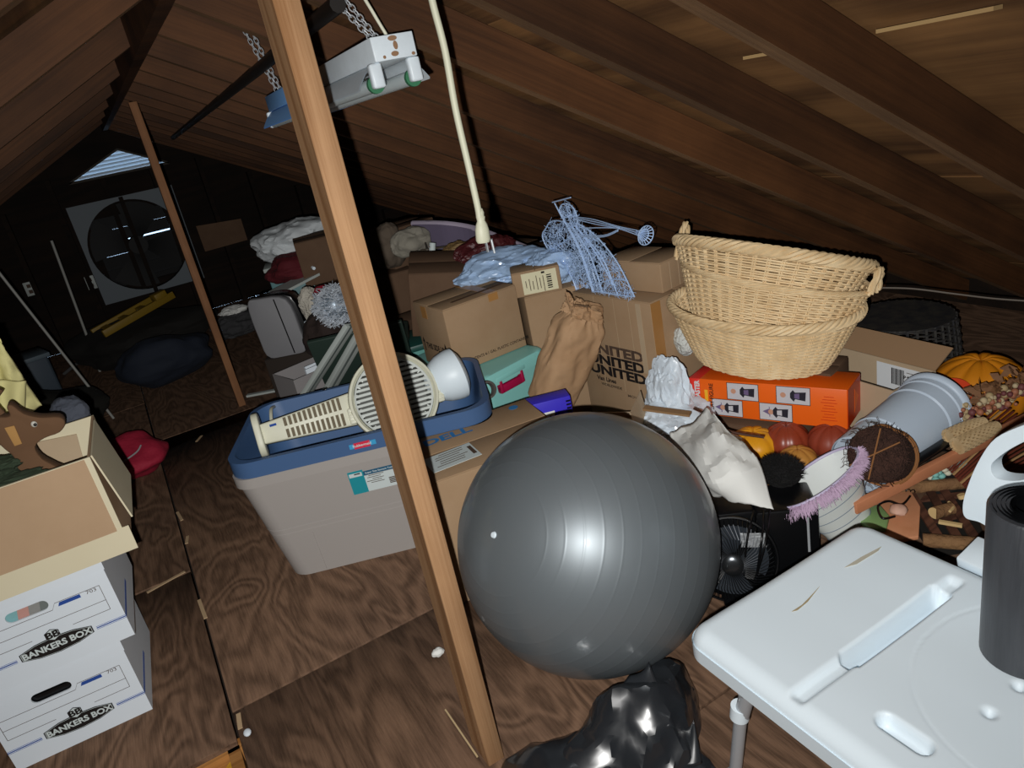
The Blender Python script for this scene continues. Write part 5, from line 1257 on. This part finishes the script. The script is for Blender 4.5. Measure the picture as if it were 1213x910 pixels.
e = MB().grid(ycf2, 20, 20).build('lower_fold', YC, v, smooth=True); md = e.modifiers.new('thickness', 'SOLIDIFY'); md.thickness = .01
RKD = mat('rack_dark', '1a1612', .8)
v = thing('clothes_rail', 'dark low rail stand carrying the pale yellow cloth', 'stand', (-.72, 2.45, 0))
MB().cyl((-.3, .0, .93), (.18, .0, .93), .012).build('rail', RKD, v, smooth=True)
for x in (-.28, .16): MB().cyl((x, 0, .02), (x, 0, .93), .012).build('upright', RKD, v, smooth=True); MB().box((x, 0, .01), (.03, .3, .02)).build('foot', RKD, v)

# red bag on the floor
v = thing('red_bag', 'crimson red fabric bag with grey straps slumped on the dark floor', 'bag', (-0.252, 3.888, 0.000))
CRI = mat('crimson_cloth', '9a1a34', .75, bump=.3, bscale=60)
mb = MB().ell((0, 0, 0), (.15, .17, .10), 48, 24); out = []
for p in mb.v:
    p = Vector(p); d = Vector((p.x / .15, p.y / .17, p.z / .10)); q = p * (1 + .18 * nz(d, 1.6, 4) + .05 * crumple(d * .4, 5, 3)); q.z = max(q.z * (1 + .5 * d.y), -.085) + .085; out.append(q)
mb.v = [tuple(q) for q in out]; mb.build('bag_body', CRI, v, smooth=True)
GST = mm('strap_grey', '8a8a8c', .7)
MB().tube(catmull([(-.13, -.10, .12), (-.06, -.13, .13), (.02, -.12, .15), (.05, -.10, .17)]), .004, 6).build('zip', GST, v, smooth=True)
MB().tube(catmull([(-.12, -.12, .10), (-.09, -.15, .12), (-.05, -.16, .10), (-.07, -.17, .06), (-.10, -.16, .05)]), .004, 6).build('strap', GST, v, smooth=True)
o = MB().ell((0, 0, .012), (.018, .014, .012), 16, 10, lambda d: 1 + .3 * nz(d, 2, 6)).build('paper_scrap', PAPER, smooth=True); o.location = (0.389, 1.636, 0.000); tag(o, 'tiny white torn scrap on plywood left of the near post', 'scrap')
o = MB().bar((0, 0, .003), Vector((0.320, 1.264, 0.000)) - Vector((0.320, 1.444, 0.000)) + Vector((0, 0, .003)), .004, .003).build('straw_stem', mm('straw', 'c0a880', .8)); o.location = (0.320, 1.444, 0.000); tag(o, 'thin dry straw stem on plywood by the near post foot', 'straw')
o = MB().ell((0, 0, .006), (.010, .014, .006), 12, 8).build('insulation_tuft', WHITEC); o.location = (-0.128, 1.725, 0.000); tag(o, 'small white tuft beside the gap in the floor', 'scrap')

# ================================================================ dim middle distance, left of the near post
def place(o, p): o.location = p; return o
GCS = mat('grey_shell', '7d7d80', .55)
p0 = Vector((0.614, 3.982, 0.340))
v = thing('grey_case', 'upright grey hard-shell case with dark side by the far pile', 'case', p0, 0)
v.rotation_euler = (0, 0, radians(-28)); v.location.z = .31
MB().prism([(p.x, p.y) for p in catmull([(-.09, 0, 0), (.10, 0, 0), (.11, .12, 0), (.085, .30, 0), (-.06, .33, 0), (-.12, .31, 0), (-.12, .12, 0)], 4, closed=True)], -.05, 0, FRONT(0, 0, 0)).build('front_shell', GCS, v, bevel=.008)
MB().prism([(p.x, p.y) for p in catmull([(-.085, .005, 0), (.12, .005, 0), (.13, .12, 0), (.10, .30, 0), (-.05, .325, 0), (-.11, .30, 0), (-.11, .12, 0)], 4, closed=True)], -.16, -.05, FRONT(0, 0, 0)).build('rear_shell', BLACKP, v, bevel=.008)
MB().box((.035, -.001, .16), (.006, .004, .31), (0, -4, 0)).build('strap', BLACKP, v)
MB().tube(catmull([(.12, .06, .14), (.15, .06, .155), (.155, .06, .18), (.14, .06, .19)]), .006, 8).build('handle', WPL, v, smooth=True)
v = carton('dark carton supporting the grey hard-shell case', (p0.x + .10, p0.y + .10, 0), -28, .34, .28, .308, mat('dark_card', '2c241e', .9))  # card in one even dark colour
v = open_box('open grey carton with white boards inside, left of the white panels', (.655, 3.56, 0), 14, .34, .22, .34, mat('grey_card', '8a8686', .8))
for k in range(2):
    tag(place(MB().box((0, 0, .17), (.20, .014, .33), (-8, 0, 14)).build('white_board', WHITEC), (.70 + .01 * k, 3.50 + .05 * k, .012)), 'white foam board in the open grey carton, ' + ('front one' if k == 0 else 'rear one'), 'board')
PNL = mat('panel_white', 'a9b0ac', .5); GRV = mat('panel_groove', '5e6664', .6)
for k, (A, B, lb) in enumerate((((0.471, 3.045, 0.360), (0.708, 2.836, 0.660), 'grey-white grooved panel leaning on blue tote, left one'), ((0.556, 2.985, 0.360), (0.734, 2.731, 0.660), 'grey-white grooved panel leaning on blue tote, right one'))):
    a_, b_ = Vector(A), Vector(B); v = thing('leaning_panel', lb, 'panel', a_, 0, None); d = b_ - a_
    MB().bar((0, 0, 0), d, .055, .02, radians(20)).build('panel_body', PNL, v, bevel=.002); MB().bar(Vector((.004, -.011, .004)), d * .985 + Vector((.004, -.011, .004)), .012, .010, radians(20)).build('groove', GRV, v)
v = thing('green_bin', 'dark green plastic bin behind the post, lid open toward blue tote', 'tote', (.83, 3.15, 0), -22)
DGR = mat('dark_green_plastic', '27352f', .45); tub(MB(), .32, .24, .38, .28, 0, .50, .05).build('tub', DGR, v, smooth=True); MB().box((0, -.18, .47), (.40, .02, .30), (24, 0, 0)).build('lid', DGR, v, bevel=.005)
v = thing('teal_bin', 'dim teal plastic bin with dark lid behind the THIS SIDE UP carton', 'tote', (1.12, 3.20, 0), -10)
TLB = mat('teal_plastic', '5f9a92', .45); tub(MB(), .26, .20, .30, .24, 0, .38, .04).build('tub', TLB, v, smooth=True); MB().box((0, 0, .395), (.34, .28, .03)).build('lid', mat('deep_green_lid', '1f4a44', .45), v, bevel=.006)
# tinsel ball, plush, cloths
c = Vector((0.787, 3.337, 0.640))
v = thing('tinsel_ball', 'sparkling silver tinsel ball by the left edge of the near post', 'tinsel', c - Vector((0, 0, .11)))
TIN = mat('tinsel_silver', 'd5dde6', .3, metal=.35); r2 = random.Random(31); mb = MB()
for k in range(1500):
    d = Vector((r2.gauss(0, 1), r2.gauss(0, 1), r2.gauss(0, 1))).normalized(); p = d * r2.uniform(.05, .10) + Vector((0, 0, .11)); t = Vector((r2.gauss(0, 1), r2.gauss(0, 1), r2.gauss(0, 1))).normalized() * r2.uniform(.010, .022); s_ = t.orthogonal().normalized() * .0022
    mb.add([p - t - s_, p + t - s_, p + t + s_, p - t + s_], [(0, 1, 2, 3)])
mb.build('tinsel_strands', TIN, v, kind='stuff')
MB().ell((0, 0, .11), (.07, .07, .07), 20, 14).build('ball_core', mm('core_grey', '8d99a4', .4, metal=.6), v, smooth=True)
WPLU = mat('white_plush', 'b9b4a8', .95, bump=1, bscale=90)
lump('plush_toy', 'dim white plush bundle left of the silver tinsel ball', 'plush', (0.765, 3.641, 0.600), (.07, .06, .09), WPLU, 4, .1, 6)
lump('red_hat', 'small dark red hat showing above the tinsel ball', 'hat', (0.813, 3.578, 0.660), (.05, .04, .035), mat('cap_red', '8a1428', .8), 5, .08, 4)
lump('red_cloth', 'dark red cloth bundle beneath the white plastic sack', 'cloth', (0.921, 4.546, 0.660), (.17, .13, .085), mat('maroon_cloth', '531019', .85), 17, .15, 4)
v = thing('pale_teal_box', 'dim pale teal plastic box under red cloth at back of pile', 'box', (.98, 4.95, .0), -15)
MB().box((0, 0, .32), (.32, .30, .62)).build('box_body', mat('pale_teal', '5d8488', .5), v, bevel=.01); MB().box((0, 0, .64), (.35, .33, .025)).build('box_lid', PNL, v, bevel=.004)
o = MB().box((0, 0, 0), (.30, .16, .014), (0, -8, 12)).build('white_shelf', PNL); o.location = (0.864, 4.393, 0.600); tag(o, 'thin white shelf board below the red cloth', 'board')
o = MB().tube(catmull([(0.967, 4.325, 0.660), (0.963, 4.440, 0.680), (0.978, 4.513, 0.700), (1.032, 4.585, 0.710)]), .010, 8).build('white_hook', WPL, smooth=True, loc=(0.963, 4.440, 0.680)); tag(o, 'white curved plastic hook beside the red cloth', 'hook')
lump('dark_clothes', 'heap of dark brown cloth below the silver tinsel ball', 'cloth', (0.762, 3.488, 0.460), (.12, .12, .14), mat('dark_brown_cloth', '2a1f1b', .9), 23, .15, 4)
for p, s_, cc in (((0.666, 3.608, 0.460), .02, 'c9c4bc'), ((0.780, 3.310, 0.560), .018, 'a8787a'), ((0.723, 3.591, 0.520), .022, '8d5a58')): pass
# things behind the tilted brown carton
LAV = mat('lavender_panel', '766c84', .5, var=.3, vscale=5, col2='685f76')
a_, m_, b_ = Vector((1.500, 3.997, 0.800)), Vector((1.650, 3.532, 0.760)), Vector((1.646, 2.874, 0.680))
v = thing('lavender_tabletop', 'pale lavender curved tabletop edge standing behind the pile', 'tabletop', Vector((m_.x, m_.y, .6)))
L0 = Vector(v.location); P = catmull([a_ - L0, (a_ + m_) / 2 - L0 + Vector((0, 0, .012)), m_ - L0, (m_ + b_) / 2 - L0 + Vector((0, 0, .004)), b_ - L0], 6)
mb = MB(); n = len(P)
bk_ = Vector((.03, .035, 0))
vs = []
for p in P: vs += [p, p + bk_, p + bk_ - Vector((0, 0, .14)), p - Vector((0, 0, .14))]
mb.add(vs, [(4*i + k, 4*i + (k+1) % 4, 4*i + 4 + (k+1) % 4, 4*i + 4 + k) for i in range(n - 1) for k in range(4)] + [(3, 2, 1, 0), (4*n-4, 4*n-3, 4*n-2, 4*n-1)]).build('panel', LAV, v)
MB().tube([p + bk_ / 2 for p in P], .018, 8).build('edge_trim', mm('lavender_edge', 'c0b4c8', .5), v, smooth=True)
lump('white_cloth', 'dim off-white cloth lump left of the lavender tabletop', 'cloth', (1.397, 3.799, 0.740), (.11, .08, .075), mat('offwhite_cloth', '8f8a7e', .9), 6, .12, 4)
lump('grey_cloth', 'small grey cloth lump right beside the near post top of pile', 'cloth', (1.324, 4.003, 0.720), (.10, .09, .12), mat('dim_brown_cloth', '5e5246', .9), 16, .12, 4)
lump('maroon_ornaments', 'dark maroon glittery bundle below the hanging plug', 'ornaments', (1.458, 3.053, 0.720), (.15, .08, .08), mat('maroon_glitter', '4a1418', .5, spec=.8, bump=1, bscale=40), 7, .15, 6)
lump('gold_bundle', 'dull gold paper bundle between white cloth and maroon ornaments', 'paper', (1.466, 3.343, 0.700), (.10, .07, .06), mat('dull_gold', '7d6440', .6), 9, .2, 5)
v = thing('candy_frame', 'bent dark wire frame with striped candy ornament behind the cartons', 'ornament', (1.411, 3.491, 0.680))
L0 = Vector(v.location)
MB().tube(catmull([Vector(q) - L0 for q in ((1.347, 3.634, 0.680), (1.422, 3.787, 0.720), (1.470, 3.796, 0.730), (1.387, 3.566, 0.720))], 8), .006, 6).build('hook', mm('dim_wire', '4a4238', .5), v, smooth=True)
MB().tube([Vector(q) - L0 for q in ((1.361, 3.597, 0.720), (1.494, 3.481, 0.720))], .005, 6).build('rod', mm('dim_wire', '4a4238', .5), v, smooth=True)
cb_ = Vector((1.399, 3.551, 0.700)) - L0; cq = MB().cyl(cb_ + Vector((-.012, 0, -.05)), cb_ + Vector((.02, 0, .05)), .017, n=16).build('candy_stick', LBW, v, smooth=True)
for k in range(5): MB().lathe([(.0172, -.004), (.0176, 0), (.0172, .004)], 16, Matrix.Translation(cb_ + Vector((-.010 + .006 * k, 0, -.042 + .019 * k))) @ Matrix.Rotation(radians(30), 4, 'X')).build('stripe', mm('stripe_red', '8a3038', .5), cq)
o = MB().box((0, 0, 0), (.05, .01, .05), (10, 0, -30)).build('white_tag', LBW); o.location = (1.449, 3.449, 0.660); tag(o, 'small white square tag beside the candy ornament', 'tag')
o = MB().box((0, 0, 0), (.16, .05, .02), (0, 6, -20)).build('white_strip', PNL, bevel=.003); o.location = (1.448, 3.382, 0.645); tag(o, 'short white plastic strip under the gold bundle', 'strip')

# ================================================================ the dark far end
v = thing('wall_panel', 'plain tan cardboard sheet pinned on the far studs', 'panel', (0, YF - .10, 0), 0)
MB().prism([(0.740, 0.549), (1.141, 0.555), (1.143, 0.759), (0.738, 0.791)], 0, .01, frame((0, 0, 0), (1, 0, 0), (0, 0, 1))).build('sheet', CARDD, v)
for x, z, lb in ((-.72, .61, 'pale outlet plate on far wall left of the gable fan'), (-.26, .53, 'pale switch plate near lower left corner of gable fan')):
    v = thing('outlet_plate', lb, 'outlet', (x, YF - .005, z)); MB().box((0, 0, 0), (.075, .008, .12)).build('plate', PNL, v, bevel=.002)
    for s_ in (-1, 1): MB().box((0, -.005, s_ * .025), (.03, .004, .03)).build('socket', INKF, v, bevel=.001)
    MB().box((0, .04, 0), (.06, .07, .10)).build('back_box', DK, v)
for A, B, r, lb in (((-0.352, 6.400, 1.026), (-0.383, 6.400, 0.380), .010, 'thin pale pole leaning at far wall left of gable fan'), ((-0.581, 5.000, 1.012), (-0.442, 5.000, 0.409), .008, 'thin grey pole slanting at far left edge')):
    a_, b_ = Vector(A), Vector(B); d = (b_ - a_); e_ = b_ + d * (b_.z / -d.z)
    o = MB().cyl((0, 0, 0), e_ - a_, r, n=10).build('pole', mm('pole_grey', '8d8d88', .5), smooth=True); o.location = a_; tag(o, lb, 'pole')
YTB = mat('tool_yellow', '7a6118', .5)
v = thing('yellow_ladder', 'dull yellow folding step ladder lying on the far dark heap', 'ladder', (-.02, 6.4, .34), 26)
v.rotation_euler = (0, radians(-10), radians(22))
for y in (-.10, .10): MB().box((0, y, .02), (.62, .03, .055)).build('rail', YTB, v, bevel=.004)
for k in range(4): MB().box((-.22 + .15 * k, 0, .02), (.05, .19, .02)).build('step', YTB, v)
MB().box((.20, -.10, .07), (.10, .09, .05)).build('top_cap', YTB, v, bevel=.006)
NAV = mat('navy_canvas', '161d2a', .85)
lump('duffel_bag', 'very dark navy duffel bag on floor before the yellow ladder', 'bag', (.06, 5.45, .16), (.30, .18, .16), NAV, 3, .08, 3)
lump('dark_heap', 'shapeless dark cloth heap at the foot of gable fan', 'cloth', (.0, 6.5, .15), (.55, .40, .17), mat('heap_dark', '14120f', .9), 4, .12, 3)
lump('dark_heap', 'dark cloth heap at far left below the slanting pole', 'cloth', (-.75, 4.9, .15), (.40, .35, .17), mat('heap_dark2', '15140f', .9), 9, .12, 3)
lump('white_rag', 'small white rag on the floor right of far post', 'rag', (0.665, 6.168, 0.200), (.10, .07, .035), PAPER, 5, .2, 5)
lump('grey_rag', 'dim grey cloth pile just below the small white rag', 'cloth', (0.644, 6.138, 0.090), (.17, .12, .09), mat('rag_grey', '3c3c3e', .9), 6, .2, 5)
o = MB().bar((0, 0, .006), Vector((0.568, 4.412, 0.000)) - Vector((0.396, 4.508, 0.000)) + Vector((0, 0, .006)), .03, .012).build('white_batten', PNL); o.location = (0.396, 4.508, 0.000); tag(o, 'thin white batten on floor right of the far post foot', 'batten')
o = MB().tube(catmull([(-0.661, 6.681, 0.050), (-0.530, 6.582, 0.120), (-0.382, 6.389, 0.160), (-0.317, 6.345, 0.140), (-0.295, 6.389, 0.080)]), .012, 8).build('bent_tube', mm('tube_grey', '6f6f70', .4, metal=.5), smooth=True, loc=(-0.661, 6.681, 0.050)); o.location.z -= .045; tag(o, 'bent grey metal tube on dark floor below the slanting pole', 'tube')
v = thing('storage_bag', 'dim blue-grey plastic box at far left behind the slanting pole', 'box', (-.86, 5.9, 0), 15)
MB().box((0, 0, .17), (.42, .30, .34)).build('box_body', mat('dim_bluegrey', '3c4650', .5), v, bevel=.02); MB().box((0, 0, .35), (.45, .33, .03)).build('box_lid', mat('dim_lid', '56626a', .4), v, bevel=.006)
